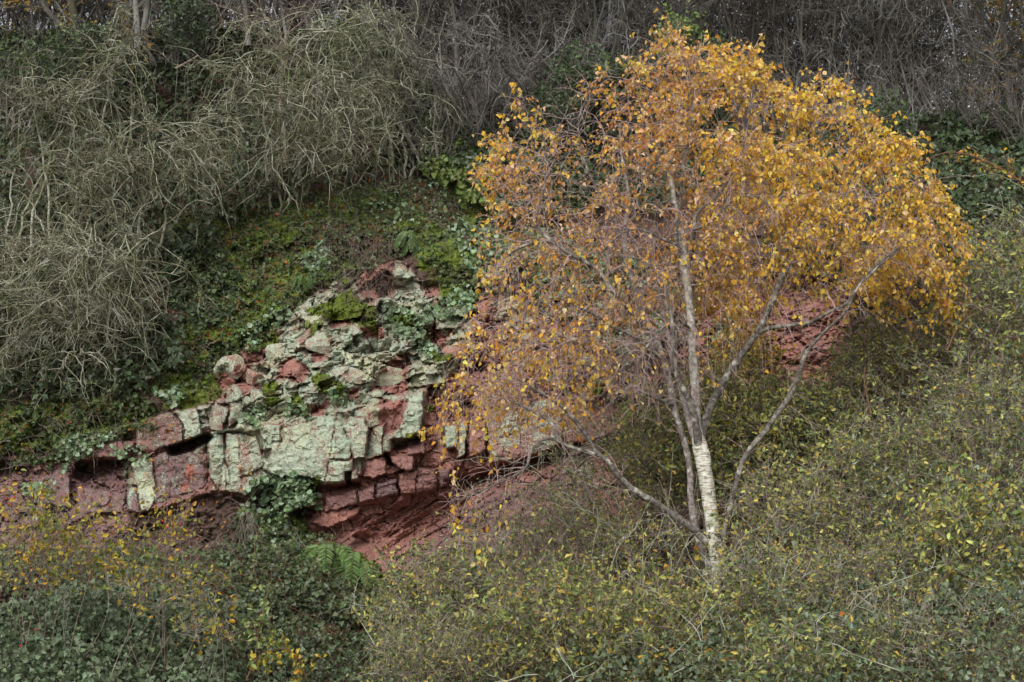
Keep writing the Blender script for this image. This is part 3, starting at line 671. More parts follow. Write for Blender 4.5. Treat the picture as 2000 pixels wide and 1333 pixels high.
# ------------------------------------------------------------------ ferns
def fern(px, py, Rpx, nf, label, seed, spread=1., cols=MID, lift=.15):
    r0 = np.random.default_rng(seed); Y = float(DP(px, py))-lift; c = P(px, py, Y); k = Y/FPX
    root = empty('fern', c, label, 'fern', 'ferns on the cliff')
    for i in range(nf):
        a = math.pi*(-.12+1.24*i/(nf-1)) + .25*r0.normal(); L = Rpx*k*(.75+.5*r0.random())
        d = np.array([[math.cos(a)*spread, -.55-.4*r0.random(), .55*math.sin(a)+.15]])
        p = shoots(c[None]+.03*r0.normal(size=(1, 3)), d, L, 14, .05, .20+.14*r0.random())[0]
        g = Geo(); tubes(g, p, np.linspace(.004, .001, 14), 3, [(.1, .14, .05, 1)])
        t = np.linspace(.12, .99, 26); idx_ = t*13; ii = np.clip(idx_.astype(int), 0, 12); fr_ = (idx_-ii)[:, None]
        bp = p[ii]*(1-fr_)+p[ii+1]*fr_; tg = unit(p[ii+1]-p[ii]); up = np.array([[0, -.5, .8]]); sd = unit(np.cross(tg, up))
        ln = L*.17*np.sin(np.clip(t*1.0, 0, 1)*math.pi*.93+.2)**.8
        for s in (-1, 1):
            leaves(g, bp, sd*s+tg*.45+.06*rnd(26, 3)-np.array([[0, 0, .12]]), unit(up+.25*rnd(26, 3)), np.abs(ln)+.01, L*.06, palette(26, cols, None, .15), 'blade', .1, .15)
        g.build('frond', M_GREEN, root)
FB = [(.085, .17, .04), (.12, .22, .06), (.06, .12, .03)]
fern(640, 1070, 115, 12, 'large dark green fern clump below the red overhang', 1, 1.2, FB, .5)
fern(700, 1095, 85, 7, 'second fern overlapping the right side of the large fern clump', 2, 1.2, FB, .5)
fern(797, 462, 42, 12, 'pale green fern on bare soil above the rubble', 3, 1, [(.11, .19, .07), (.14, .22, .09)])
fern(588, 545, 30, 9, 'small fern on the mossy slope above the oval boulder', 4, 1, FB)
fern(530, 565, 26, 8, 'tiny fern in the mossy slope left of the small fern', 5, 1, FB)
fern(612, 632, 20, 6, 'yellow-green fern sprig at the top of the jagged stones', 6, 1, [(.2, .28, .04)])
fern(280, 1185, 46, 10, 'fern half hidden behind the yellow rose bush', 7, 1, [(.09, .17, .07)], .5)
fern(1915, 720, 50, 9, 'pale feathery fern standing out of the right thicket', 8, .8, [(.12, .2, .08)], .9)

# ------------------------------------------------------------------ the golden birch
BY = 18.2
def limb(pts, lk=1.):
    """pts rows: px, py, radius px, depth offset -> world points + radius"""
    a = np.array(pts, float); w3 = P(a[:, 0], a[:, 1], BY+a[:, 3]); r = a[:, 2]*BY/FPX*lk
    return np.concatenate([w3, r[:, None]], 1)
base = P(1425, 1215, BY)
birch = empty('birch_tree', base, 'golden-leaved silver birch with white trunk standing before the cliff', 'tree')
TR = [(1428, 1222, 25, 0), (1414, 1150, 18.5, 0), (1404, 1100, 16.5, 0), (1394, 1040, 14.5, 0), (1386, 985, 14, 0), (1379, 935, 14.5, 0), (1372, 895, 15.5, 0), (1366, 864, 14, 0), (1363, 845, 10, .02)]
LEAD = [(1370, 885, 10.5, .0), (1366, 862, 11, .01), (1361, 835, 10.5, .05), (1359, 790, 9.5, .08), (1356, 740, 9.5, .1), (1352, 690, 9.2, .1), (1350, 640, 9, .1), (1345, 580, 9.5, .1), (1337, 520, 8.5, .1), (1335, 480, 8, .1), (1328, 440, 6.5, .1), (1318, 400, 5.5, .15), (1312, 360, 5, .2), (1300, 300, 3.5, .2), (1290, 240, 2, .2)]
def barktube(name, rows, n, mat, sides=16, rough=.05, parent=None, lk=1.):
    a = limb(rows, lk); q = resample(a, n); g = Geo(); pts = q[:, :3]; r = np.maximum(q[:, 3], .002)
    t = unit(np.gradient(pts, axis=0)); ref = np.array([[0, 1., 0]]); u = unit(np.cross(t, ref)); v = np.cross(t, u)
    an = np.arange(sides)/sides*2*math.pi; s = np.cumsum(np.r_[0, np.linalg.norm(np.diff(pts, axis=0), axis=1)])
    A, S = np.meshgrid(an, s); rr = r[:, None]*(1+rough*2*(fbm(np.cos(A)*1.5+3+S*9, np.sin(A)*1.5+7+S*2, 3, 5)-.5)*2)
    ring = pts[:, None]+rr[..., None]*(np.cos(an)[None, :, None]*u[:, None]+np.sin(an)[None, :, None]*v[:, None])
    ii = np.arange(n*sides).reshape(n, sides); f = np.stack([ii[:-1], np.roll(ii, -1, 1)[:-1], np.roll(ii, -1, 1)[1:], ii[1:]], -1)
    g.add(ring, f); return g.build(name, mat, parent, smooth=True), q
NODES = []
def keep(q, step=2): NODES.append(q[::step])
trunk, q = barktube('trunk', TR, 60, M_BARK, 18, .08, birch)
_, q = barktube('leader', LEAD, 90, M_LEAD, 14, .10, birch, .92); keep(q[20:])
# collar and knots on the trunk
def knot(px, py, rx, ry, mat, parent, dy=-.09):
    g = Geo(); c = P(px, py, BY+dy); k = BY/FPX; n = 16; m = 9
    T, Hh = np.meshgrid(np.linspace(0, 2*math.pi, n, endpoint=False), np.linspace(-math.pi/2, math.pi/2, m))
    rr = 1+.35*(fbm(T*1.3, Hh*2, 3, int(px))-.5)
    v = np.stack([np.cos(Hh)*np.cos(T)*rx*k*rr, np.cos(Hh)*np.sin(T)*.03, np.sin(Hh)*ry*k*rr], -1)+c
    ii = np.arange(m*n).reshape(m, n); f = np.stack([ii[:-1], np.roll(ii, -1, 1)[:-1], np.roll(ii, -1, 1)[1:], ii[1:]], -1)
    g.add(v, f, [(.35, .35, .3, 1)]*(m*n)); g.build('knot', mat, parent, smooth=True)
for a in [(1363, 862, 12, 9), (1377, 926, 7, 6), (1368, 935, 5, 4), (1354, 772, 6, 6)]: knot(*a, M_LIMB, trunk, -.062)
LIMBS = [
 ('fork', [(1368, 880, 9, .0), (1360, 860, 11, .02), (1347, 825, 10, .05), (1336, 785, 9, .1), (1325, 745, 7.5, .1), (1312, 700, 6.5, .1), (1304, 650, 5.5, .1), (1290, 590, 4.5, .0), (1285, 530, 3.5, 0)]),
 ('stem', [(1412, 1200, 14, .1), (1398, 1140, 12, .12), (1375, 1080, 10, .15), (1360, 1040, 9.5, .18), (1350, 980, 9.5, .2), (1348, 920, 9, .2), (1336, 860, 8.5, .2), (1318, 800, 8.5, .2), (1308, 750, 9, .25), (1295, 700, 10, .25), (1275, 655, 11, .3), (1258, 610, 11, .3), (1240, 560, 10, .3), (1225, 515, 9, .3), (1221, 470, 7, .3), (1223, 430, 5.5, .3), (1228, 380, 4.5, .3), (1215, 310, 3.5, .35), (1210, 240, 2, .4)]),
 ('limb', [(1366, 880, 9, .0), (1364, 868, 11, -.04), (1361, 840, 11, -.1), (1353, 800, 10, -.14), (1340, 770, 9, -.18), (1325, 745, 7.5, -.2), (1318, 715, 6.5, -.22), (1315, 680, 6, -.25), (1314, 640, 5.5, -.3), (1308, 600, 4.5, -.3), (1300, 560, 3, -.35)]),
 ('limb', [(1370, 860, 11, .1), (1380, 815, 13, .1), (1400, 770, 12, .05), (1420, 735, 11, 0), (1440, 705, 10.5, 0), (1465, 670, 10, -.05), (1485, 640, 9.5, -.1), (1498, 612, 9, -.1), (1508, 590, 9, -.1), (1520, 560, 8.5, -.1), (1535, 530, 7, -.1), (1552, 508, 6, 0), (1580, 470, 5, .1), (1620, 430, 4.5, .2), (1655, 380, 3.5, .3), (1690, 320, 2.5, .3)]),
 ('limb', [(1483, 648, 7, -.1), (1510, 640, 6, -.15), (1545, 636, 5.5, -.2), (1580, 630, 5.5, -.25), (1620, 610, 5, -.3), (1655, 592, 5, -.35), (1668, 570, 4.5, -.4), (1695, 540, 4, -.4), (1740, 500, 3, -.4), (1780, 470, 2, -.4)]),
 ('limb', [(1400, 1090, 7, .02), (1410, 1060, 8, -.02), (1420, 1015, 8, -.1), (1432, 970, 8, -.15), (1442, 930, 8, -.2), (1455, 892, 8, -.2), (1475, 865, 8, -.2), (1495, 842, 8, -.25), (1518, 808, 8, -.3), (1538, 782, 8, -.3), (1553, 755, 7, -.3), (1562, 725, 6.5, -.3), (1574, 692, 6, -.35), (1592, 668, 5, -.4), (1622, 638, 4.5, -.45), (1652, 608, 4, -.5), (1668, 575, 3.5, -.5), (1700, 530, 3, -.5), (1760, 480, 2, -.5)]),
 ('limb', [(1402, 1082, 9, .03), (1380, 1060, 10, .0), (1350, 1032, 10, -.05), (1310, 1003, 10, -.1), (1280, 983, 10, -.15), (1245, 962, 9, -.2), (1215, 938, 9, -.2), (1190, 905, 8, -.25), (1168, 886, 7.5, -.25), (1155, 868, 6.5, -.25), (1140, 842, 6.5, -.25), (1122, 820, 6, -.3), (1102, 798, 5, -.3), (1060, 770, 4, -.3), (1010, 740, 3, -.3)]),
 ('limb', [(1170, 890, 6.5, -.25), (1135, 880, 6, -.3), (1100, 868, 5, -.35), (1080, 858, 4.5, -.4), (1055, 862, 4, -.45), (1038, 882, 3.5, -.5), (1028, 912, 3, -.5), (1000, 932, 2.5, -.5), (955, 952, 2, -.5), (900, 975, 1.2, -.5)]),
 ('limb', [(1090, 862, 5, -.35), (1080, 832, 4.5, -.35), (1062, 816, 4, -.3), (1030, 800, 3.5, -.3), (995, 782, 2.5, -.3), (950, 775, 2, -.3)]),
 ('limb', [(1272, 650, 8, .1), (1240, 620, 7.5, 0), (1215, 590, 7.5, -.1), (1190, 560, 7, -.2), (1170, 530, 6.5, -.2), (1140, 510, 6.5, -.25), (1115, 498, 6, -.3), (1080, 475, 5, -.3), (1050, 474, 4.5, -.35), (1015, 484, 3.5, -.4), (985, 505, 2, -.4)]),
 ('limb', [(1095, 484, 5, -.3), (1070, 465, 4.5, -.3), (1052, 450, 4, -.3), (1046, 425, 3.5, -.3), (1060, 380, 3, -.25), (1070, 320, 2, -.2), (1060, 260, 1.4, -.2)]),
 ('limb', [(1300, 705, 7, .1), (1268, 682, 6, 0), (1232, 655, 5.5, -.1), (1200, 640, 4.5, -.15), (1170, 620, 3.5, -.2), (1130, 600, 2.5, -.3)]),
 ('limb', [(1314, 792, 5, .15), (1285, 780, 5, .05), (1262, 770, 4.5, 0), (1246, 763, 3.5, 0)]),
 ('limb', [(1333, 492, 6, .05), (1320, 470, 6, 0), (1326, 425, 5.5, -.05), (1330, 380, 5, -.1), (1333, 335, 4.5, -.1), (1342, 285, 4, -.1), (1352, 235, 3.2, -.1), (1350, 180, 2.4, -.1), (1338, 120, 1.5, -.1)]),
 ('limb', [(1345, 520, 6, .1), (1353, 480, 6, 0), (1356, 440, 6, -.1), (1360, 418, 5, -.1), (1380, 400, 4, -.1), (1410, 370, 3.5, -.1), (1440, 320, 3, -.1), (1460, 250, 2.2, -.1), (1470, 170, 1.4, -.1)]),
 ('limb', [(1358, 448, 4, -.1), (1385, 436, 4, -.2), (1410, 412, 3.5, -.3), (1440, 386, 3, -.3), (1480, 384, 2.5, -.35), (1500, 400, 2, -.4)]),
 ('limb', [(1352, 560, 7, .2), (1380, 520, 6.5, .25), (1420, 478, 6.5, .3), (1455, 440, 6, .35), (1490, 416, 5.5, .4), (1540, 360, 4.5, .45), (1590, 300, 3.5, .5), (1630, 230, 2, .5)]),
 ('limb', [(1325, 480, 4.5, 0), (1300, 470, 4, -.05), (1270, 455, 4, -.1), (1240, 448, 3.5, -.15), (1210, 460, 3, -.2), (1180, 490, 2, -.2)]),
 ('limb', [(1345, 640, 5, .05), (1320, 625, 4, -.2), (1295, 640, 3.5, -.3), (1270, 668, 3, -.35), (1250, 700, 2, -.4)]),
 ('limb', [(1225, 500, 5, .3), (1200, 440, 5, .35), (1170, 380, 4, .4), (1140, 310, 3.2, .4), (1130, 240, 2.2, .4), (1150, 180, 1.5, .4)]),
 ('limb', [(1620, 430, 4, .2), (1680, 400, 3.5, .2), (1740, 370, 3, .1), (1790, 360, 2, .1)]),
 ('limb', [(1222, 460, 4.5, .3), (1250, 380, 4, .5), (1275, 300, 3.4, .6), (1270, 200, 2, .6)]),
]
for nm, rows in LIMBS:
    _, q = barktube(nm, rows, 56, M_STEM if nm in ('stem', 'fork') else M_LIMB, 9, .14, birch, .74 if nm in ('stem', 'fork') else .68)
    keep(q[q[:, 3] < .033*1.2])

CROWN = [(1300, 55), (1345, 75), (1400, 115), (1440, 125), (1465, 90), (1500, 160), (1540, 190), (1580, 185), (1600, 155), (1640, 165), (1665, 205), (1695, 232), (1740, 262), (1780, 290), (1795, 340), (1835, 390), (1868, 440), (1892, 490), (1868, 540), (1845, 600), (1800, 570), (1740, 600), (1700, 555), (1650, 590), (1590, 590), (1560, 555), (1520, 590), (1460, 600), (1440, 620), (1380, 585), (1300, 600), (1240, 660), (1210, 740), (1150, 800), (1050, 815), (975, 800), (930, 770), (900, 800), (880, 890), (850, 900), (860, 800), (905, 700), (910, 640), (950, 620), (950, 545), (990, 490), (930, 440), (960, 400), (925, 325), (970, 300), (990, 235), (1020, 190), (1050, 235), (1100, 255), (1135, 175), (1180, 140), (1215, 185), (1240, 130), (1280, 100)]
def crown_dens(x, y):
    d = .57*np.ones_like(x)
    d = np.where((x > 1380), .95, d)
    d = np.where((y < 300) & (x > 1200), 1.0, d)
    d = np.where((x > 1480) & (y > 520), .8, d)
    for cx, cy, r, s in [(1110, 570, 70, .1), (1430, 570, 50, .2), (1280, 430, 70, .1), (985, 560, 50, .45), (1000, 450, 60, .2), (1120, 350, 60, .2), (1300, 560, 60, .05), (1150, 230, 60, .5), (1050, 330, 40, .1), (930, 700, 60, -.1), (1180, 700, 60, .2)]:
        d = d - s*np.exp(-((x-cx)**2+(y-cy)**2)/r**2)
    d = np.where(x < 960, d*.55, d)
    return d*(.42+.75*ss(.36, .62, fbm(x/62, y/48, 3, 123)))
# attraction targets fill the crown; each joins its nearest wood
def targets(poly, n, Yc, thick, dens=None, edge=90, seed=0):
    p = np.array(poly, float); xs, ys = [], []
    while len(xs) < n:
        x = p[:, 0].min()+rng.random(4*n)*np.ptp(p[:, 0]); y = p[:, 1].min()+rng.random(4*n)*np.ptp(p[:, 1])
        m = inpoly(x, y, poly)
        if dens is not None: m &= rng.random(4*n) < dens(x, y)
        xs += list(x[m]); ys += list(y[m])
    x = np.array(xs[:n]); y = np.array(ys[:n]); e = np.clip(sdist(x, y, poly)/edge, .05, 1)**.6
    return P(x, y, Yc + thick*e*(rng.random(n)*2-1)), x, y
def join(nodes, T, order, r_min, arch=.1, npt=6, wob=.04, k=.62):
    """nodes (n,4) world+radius. returns tube points and radii, tip directions"""
    nd = nodes.copy(); paths = []; rads = []; dirs = np.zeros((len(T), 3))
    for i in order:
        t = T[i]; d = np.linalg.norm(nd[:, :3]-t, axis=1); pen = d + .35*np.clip(nd[:, 2]-t[2]+.02, 0, None)
        j = int(np.argmin(pen)); s = nd[j, :3]; L = d[j]
        mid = (s+t)/2 + np.array([0, 0, arch*L]) + wob*L*rng.normal(size=3)
        u = np.linspace(0, 1, npt)[:, None]; p = (1-u)**2*s+2*u*(1-u)*mid+u*u*t
        p[1:-1] += .02*L*rng.normal(size=(npt-2, 3))
        r0 = max(r_min, min(nd[j, 3]*k, .012)); r = np.linspace(r0, max(r_min, r0*.65), npt)
        paths.append(p); rads.append(r); dirs[i] = t-s
        nd = np.concatenate([nd, np.c_[p[1:], r[1:]]])
    return np.array(paths), np.array(rads), unit(dirs), nd
nodes = np.concatenate(NODES); nodes[:, 3] = np.minimum(nodes[:, 3], .02)
T, tx_, ty_ = targets(CROWN, 1650, BY+.42, 1.0, crown_dens)
order = np.argsort(np.linalg.norm(T-P(1360, 600, BY), axis=1))
pp, rr_, dd, nd = join(nodes, T, order, .0032, .12)
g = Geo(); tubes(g, pp, rr_, 4)
g.build('branches', M_TWIG, birch)
# weeping twigs from every target
NT = 3
st = np.repeat(T, NT, 0); d0 = np.repeat(dd, NT, 0)*.7 + .7*rnd(len(st), 3)*np.array([[1, 1, .5]]) + np.array([[0, 0, .1]])
ylow = np.repeat(ty_, NT) > 420
tl = np.where(ylow, .28, .22)*(.5+rng.random(len(st)))
tw = shoots(st, d0, tl, 8, .12, np.where(ylow, .30, .20))
g = Geo(); tubes(g, tw, taper(len(tw), 8, .0026, .0013), 3)
# fine drooping hair in the lower left crown and long hanging ribbons
HANG = [(905, 640), (1000, 480), (1300, 450), (1500, 480), (1620, 560), (1500, 620), (1250, 740), (980, 820), (880, 800)]
hs_, hx, hy = targets(HANG, 480, BY-.1, .9)
hw = shoots(hs_, rnd(480, 3)*.6, .42*(.5+rng.random(480)), 9, .07, .4); tubes(g, hw, taper(480, 9, .0024, .0012), 3)
# short bare side twigs on the lower limbs
lp = np.array([resample(limb(r_)[:, :3], 24) for n_, r_ in LIMBS])
s_, d_ = offshoots(lp, 26, .9, .12, 1.0); s1 = shoots(s_, d_+np.array([[0, -.1, .25]]), .38*(.3+rng.random(len(s_))), 8, .16, .06, .3); tubes(g, s1, taper(len(s1), 8, .0035, .0016), 3)
s_, d_ = offshoots(s1, 4, .8); s2 = shoots(s_, d_, .2*(.3+rng.random(len(s_))), 6, .16, .12); tubes(g, s2, taper(len(s2), 6, .0022, .0012), 3)
g2 = g; g2_ = g
# leaves along the weeping twigs
BL_P = [(.72, .42, .16), (.80, .52, .32), (.62, .28, .06), (.70, .36, .07), (.42, .17, .05), (.50, .36, .06)]
BL_C = [(.82, .51, .065), (.76, .43, .045), (.86, .62, .16), (.86, .60, .30), (.60, .29, .045), (.70, .54, .07)]
def twig_leaves(G_, tw, keepp, per, Lm, cols, wts, shape, down=.8, wid=.82, spread=.6, fold=.22):
    M, N, _ = tw.shape; s, d = offshoots(tw, per, .1, .15, 1.0)
    kp = rng.random(len(s)) < np.repeat(keepp, per)
    s = s[kp]; d = d[kp]; n = len(s)
    off = rnd(n, 3)*Lm*.35; tip = d*.4+spread*rnd(n, 3)+np.array([[0, 0, -down]])
    nr = unit(rnd(n, 3)*np.array([[1, 1, .6]])+np.array([[0, -.35, .25]]))
    L = Lm*(.5+.85*rng.random(n)); leaves(G_, s+off, tip, nr, L, L*wid, palette(n, cols, wts, .16, .05), shape, fold)
    return n
g = Geo()
dn = crown_dens(np.repeat(tx_, NT), np.repeat(ty_, NT))
ed = sdist(tx_, ty_, CROWN) < 42
es = np.repeat(T[ed], 2, 0); out = unit(es-P(1370, 520, BY)); et = shoots(es, out+.35*rnd(len(es), 3)+np.array([[0, 0, .3]]), .24*(.4+rng.random(len(es))), 8, .1, .1)
et = et[rng.random(len(et)) < .5]; tubes(g2_, et, taper(len(et), 8, .0026, .0013), 3); twig_leaves(g, et, np.full(len(et), .8), 6, .052, BL_C, (4, 3, 3, 1.2, 1, 2), 'birch')
pk = rng.random(len(tw)) > np.clip((P(1420, 500, BY)[0]-tw[:, 0, 0])/1.2+.45, .08, .9)   # peach leaves to the left, golden to the right
twig_leaves(g, tw[pk], np.clip(dn, .1, 1)[pk], 8, .043, BL_C, (4, 3, 3, 1.2, 1, 1.6), 'birch')
twig_leaves(g, tw[~pk], np.clip(dn, .1, 1)[~pk], 6, .041, BL_P, (3, 2.5, 2, 3, 1.5, 1.2), 'birch')
left = np.clip((1300-hx)/500, 0, .4)+.12
twig_leaves(g, hw, left, 6, .045, BL_C, (3, 3, 2, 3, 3, 1), 'birch')
g3 = g

# hanging birch ribbons at the left edge of the crown
rib = np.array([(868, 800), (880, 860), (905, 880), (860, 850), (940, 860), (960, 900), (890, 990), (905, 1020), (925, 1060), (945, 1100), (1000, 1010), (900, 700), (950, 560), (945, 590), (860, 900)])
rs = P(rib[:, 0]+0., rib[:, 1]-90., BY-.3+.3*rnd(len(rib))); rs = np.repeat(rs, 2, 0)+.04*rnd(len(rib)*2, 3)
rb = shoots(rs, rnd(len(rs), 3)*.3+np.array([[0, 0, -1]]), .5, 9, .06, .3)
tubes(g2, rb, taper(len(rb), 9, .0022, .001), 3); twig_leaves(g3, rb, np.full(len(rb), .8), 9, .048, BL_C, (3, 3, 2, 3, 2, 1), 'birch')
g2.build('twigs', M_TWIG, birch); g3.build('leaves', M_LEAF, birch)

# ------------------------------------------------------------------ generic shrub (crown outline in px, real depth)
def shrub(name, label, cat, group, bx, by, bY, cx, cy, rx, ry, thick, nT, leaf=None, stem_m=None, nstem=5, twl=.22, grav=.05, ntw=3, per=5, sides=3, rmin=.003, stem_r=.012, dens=1., wig=.16, kink=0., bsp=.05):
    b = root_at(bx, bY); root = empty(name, b, label, cat, group)
    cen = P(cx, cy, bY); k = bY/FPX; R = np.array([rx*k, thick, ry*k])
    u = unit(rnd(nT, 3))*(rng.random((nT, 1))**.38); T = cen+u*R
    T[:, 2] += .06*R[2]*rnd(nT)
    base_top = cen+unit(rnd(nstem, 3))*R*.55*np.array([[1, 1, .6]])
    st = np.array([resample(np.stack([b+bsp*rng.normal(size=3)*np.array([1, 1, 0]), b*.6+t*.4+(.06+.4*bsp)*rng.normal(size=3)+np.array([0, 0, .05]), t]), 10) for t in base_top])
    g = Geo(); tubes(g, st, taper(nstem, 10, stem_r, stem_r*.45), 5)
    nodes = np.c_[st.reshape(-1, 3), np.full(nstem*10, stem_r*.5)]
    order = np.argsort(np.linalg.norm(T-b, axis=1))
    p_, r_, d_, _n = join(nodes, T, order, rmin, .08, 6, .07)
    p_[:, 1:-1] += .012*rnd(len(p_), 4, 3)
    tubes(g, p_, r_, sides)
    s0 = np.repeat(T, ntw, 0); dd0 = np.repeat(d_, ntw, 0)+.8*rnd(len(s0), 3)+np.array([[0, 0, .25]])
    tw_ = shoots(s0, dd0, twl*(.5+rng.random(len(s0))), 7, wig, grav, kink); tubes(g, tw_, taper(len(tw_), 7, rmin*.8, rmin*.35), 3)
    g.build('stems', stem_m or M_BROWN, root)
    if leaf:
        gl = Geo(); twig_leaves(gl, tw_, np.full(len(tw_), dens), per, leaf['L'], leaf['c'], leaf.get('w'), leaf.get('s', 'narrow'), leaf.get('down', 0.), leaf.get('wid', .5), .8)
        twig_leaves(gl, p_, np.full(len(p_), dens), max(1, per//2), leaf['L'], leaf['c'], leaf.get('w'), leaf.get('s', 'narrow'), leaf.get('down', 0.), leaf.get('wid', .5), .8)
        gl.build('leaves', leaf.get('m', M_GREEN), root)
    return root
OL = [(.14, .19, .055), (.23, .27, .075), (.42, .42, .11), (.07, .11, .04), (.48, .36, .07), (.20, .26, .16)]
def lf(w, L=.046, **k): return dict(L=L, c=OL, w=w, **k)
TH = [  # cx, cy, rx, ry, depth, weights, label
 (840, 1190, 120, 110, 19.2, (3, 3, 2, 3, 1, 2), 'grey-green shrub at the left tip of the thicket below the red overhang'),
 (1010, 1090, 130, 110, 19.3, (3, 3, 2, 3, 1, 2), 'loose twiggy shrub in front of the smooth red rock face'),
 (1180, 960, 120, 130, 19.6, (4, 3, 1.5, 4, 1, 3), 'sparse shrub behind the birch\'s low left limb'),
 (1240, 1130, 140, 110, 18.9, (3, 2, 2, 3, 2, 1), 'brownish shrub left of the birch trunk foot'),
 (1300, 880, 90, 110, 19.8, (3, 3, 3, 3, 2, 2), 'upright shrub just left of the birch fork'),
 (1470, 900, 100, 130, 19.3, (3, 4, 3, 2, 2, 1), 'yellow-green shrub between the birch fork and its right limb'),
 (1560, 1050, 150, 130, 17.9, (2, 4, 5, 2, 2, 1), 'shrub with bright yellow-green leaves right of the white trunk'),
 (1610, 880, 120, 90, 19.3, (4, 3, 2, 4, 1, 2), 'green shrub below the right red rock patch'),
 (1760, 740, 130, 130, 19.3, (4, 3, 2, 3, 1, 3), 'tall shrub at the top of the thicket under the birch\'s right edge'),
 (1740, 950, 150, 130, 17.8, (3, 3, 3, 3, 1, 3), 'shrub with grey-green sprays in the middle of the right thicket'),
 (1930, 640, 110, 150, 19.0, (3, 3, 2, 3, 1, 3), 'shrub reaching highest at the right edge of the photo'),
 (1930, 850, 140, 140, 17.7, (3, 3, 2, 3, 1, 3), 'shrub below the highest one at the right edge'),
 (1900, 1080, 150, 130, 16.6, (3, 4, 3, 3, 2, 2), 'shrub at the right edge halfway down the thicket'),
 (1700, 1180, 150, 120, 16.7, (3, 4, 3, 4, 2, 1), 'low shrub in front of the middle of the right thicket'),
 (1500, 1200, 130, 100, 17.1, (3, 3, 3, 4, 1, 1), 'low shrub hiding the foot of the birch trunk'),
 (1300, 1260, 150, 100, 17.0, (3, 3, 3, 3, 2, 1), 'shrub along the bottom edge left of the birch'),
 (1080, 1240, 150, 110, 17.3, (3, 3, 3, 3, 2, 1), 'shrub along the bottom edge below the smooth rock face'),
 (870, 1300, 130, 80, 17.5, (4, 3, 2, 4, 1, 1), 'shrub along the bottom edge at the dark rock undercut'),
 (1600, 1320, 160, 90, 15.6, (3, 3, 2, 5, 1, 2), 'shrub along the bottom edge right of the birch'),
 (1870, 1300, 170, 110, 15.3, (3, 3, 2, 5, 1, 2), 'dark-leaved shrub filling the bottom right corner'),
]
TH += [(1390, 800, 60, 75, 19.4, (2, 4, 5, 1, 3, 1), 'yellowish shrub seen between the birch\'s white stem and right limb'),
 (1540, 815, 90, 50, 19.5, (2, 4, 4, 2, 2, 1), 'low bright shrub along the foot of the right red rock patch'),
 (1715, 730, 70, 60, 19.6, (3, 4, 3, 2, 2, 1), 'shrub at the right end of the right red rock patch'),
 (1110, 1040, 110, 80, 19.4, (3, 3, 2, 2, 1, 2), 'thin shrub under the tip of the birch\'s lowest left limb'),
 (950, 1140, 110, 80, 18.9, (3, 3, 3, 2, 1, 3), 'twiggy shrub at the foot of the smooth red rock face')]
TH.append((2000, 540, 80, 110, 19.6, (3, 3, 2, 3, 1, 3), 'topmost shrub at the right edge under the pale forked branch'))
for cx, cy, rx, ry, Yc, w_, lab in TH:
    vv = random.random()
    sparse = cx < 1200 and cy < 1150
    root = shrub('thicket_shrub', lab, 'shrub', 'small-leaved shrubs of the right thicket', cx+30*random.uniform(-1, 1), cy+ry*1.15, Yc, cx, cy, rx*1.12, ry*1.15, .75, 330 if not sparse else 260,
          leaf=lf(w_, .036+.018*random.random()), nstem=7, twl=.2+.12*random.random(), ntw=3, per=3 if sparse else 5, dens=.55 if sparse else (.9 if cy < 950 and cx < 1700 else .5+.45*vv), rmin=.0028)
# long bare pale shoots standing out of the thicket
g = Geo()
NB = 230
q = scatter([(720, 1130), (1000, 930), (1250, 850), (1450, 800), (1650, 690), (2000, 560), (2040, 1340), (740, 1340)], NB, 5); Y = DP(q[:, 0], q[:, 1])-.9-1.0*rng.random(NB)
p_ = shoots(P(q[:, 0], q[:, 1], Y), rnd(NB, 3)*np.array([[.8, .3, .6]])+np.array([[0, 0, .7]]), .9*(.4+rng.random(NB)), 10, .16, .03, .25)
tubes(g, p_, taper(NB, 10, .004, .002), 4)
s_, d_ = offshoots(p_, 4, .8); p2 = shoots(s_, d_, .25*(.4+rng.random(len(s_))), 6, .2, .05); tubes(g, p2, taper(len(p2), 6, .0025, .0014), 3)
tag(g.build('bare_shoots', M_PALE), 'fine pale leafless shoots threading through the right thicket', 'shoots', kind='stuff')

# bramble leaves in the lowest layer
g = Geo()
BR = [(.055, .09, .045), (.085, .13, .07), (.12, .17, .10), (.04, .065, .035)]
cover(g, [(-60, 1190), (200, 1130), (420, 1170), (480, 1400), (-60, 1400)], 12500, 10, BR, (3, 4, 2, 2), lift=(.2, 1.35), bulge=.5, seed=81)
cover(g, [(420, 1170), (640, 1120), (760, 1200), (800, 1400), (460, 1400)], 6500, 9, BR+[(.05, .08, .025)], (3, 2, 1, 3, 2), lift=(.1, .5), bulge=.5, seed=82, clump=.40)
cover(g, [(500, 1060), (640, 1040), (740, 1160), (640, 1240), (480, 1200)], 1800, 8, MID+BR[:2], lift=(0, .25), seed=84, clump=.44)
cover(g, [(740, 1250), (1300, 1220), (2060, 1130), (2060, 1420), (740, 1420)], 6500, 10, BR, (4, 3, 1, 3), lift=(.8, 1.7), bulge=.4, seed=83, clump=.46, cs=50)
cover(g, [(-60, 1060), (250, 1070), (470, 1080), (560, 1040), (740, 1150), (740, 1260), (-60, 1260)], 6000, 8.5, MID+BR[:2]+IVY, lift=(.05, .45), bulge=.3, seed=86, clump=.40, cs=40)
cover(g, [(1400, 900), (1700, 760), (2060, 640), (2060, 1200), (1500, 1250)], 3000, 9.5, BR+[(.16, .22, .16)], lift=(1.2, 2.0), bulge=.4, seed=87, clump=.55, cs=45)
tag(g.build('bramble_leaves', M_IVY), 'grey-green bramble leaves carpeting the bottom of the slope', 'brambles', kind='stuff')
g = Geo()
tangle([(-60, 1100), (760, 1120), (800, 1340), (-60, 1340)], 420, 120, (.9, .8, .75), .9, 85, (0, -.3, .5), .1, .15, .003)
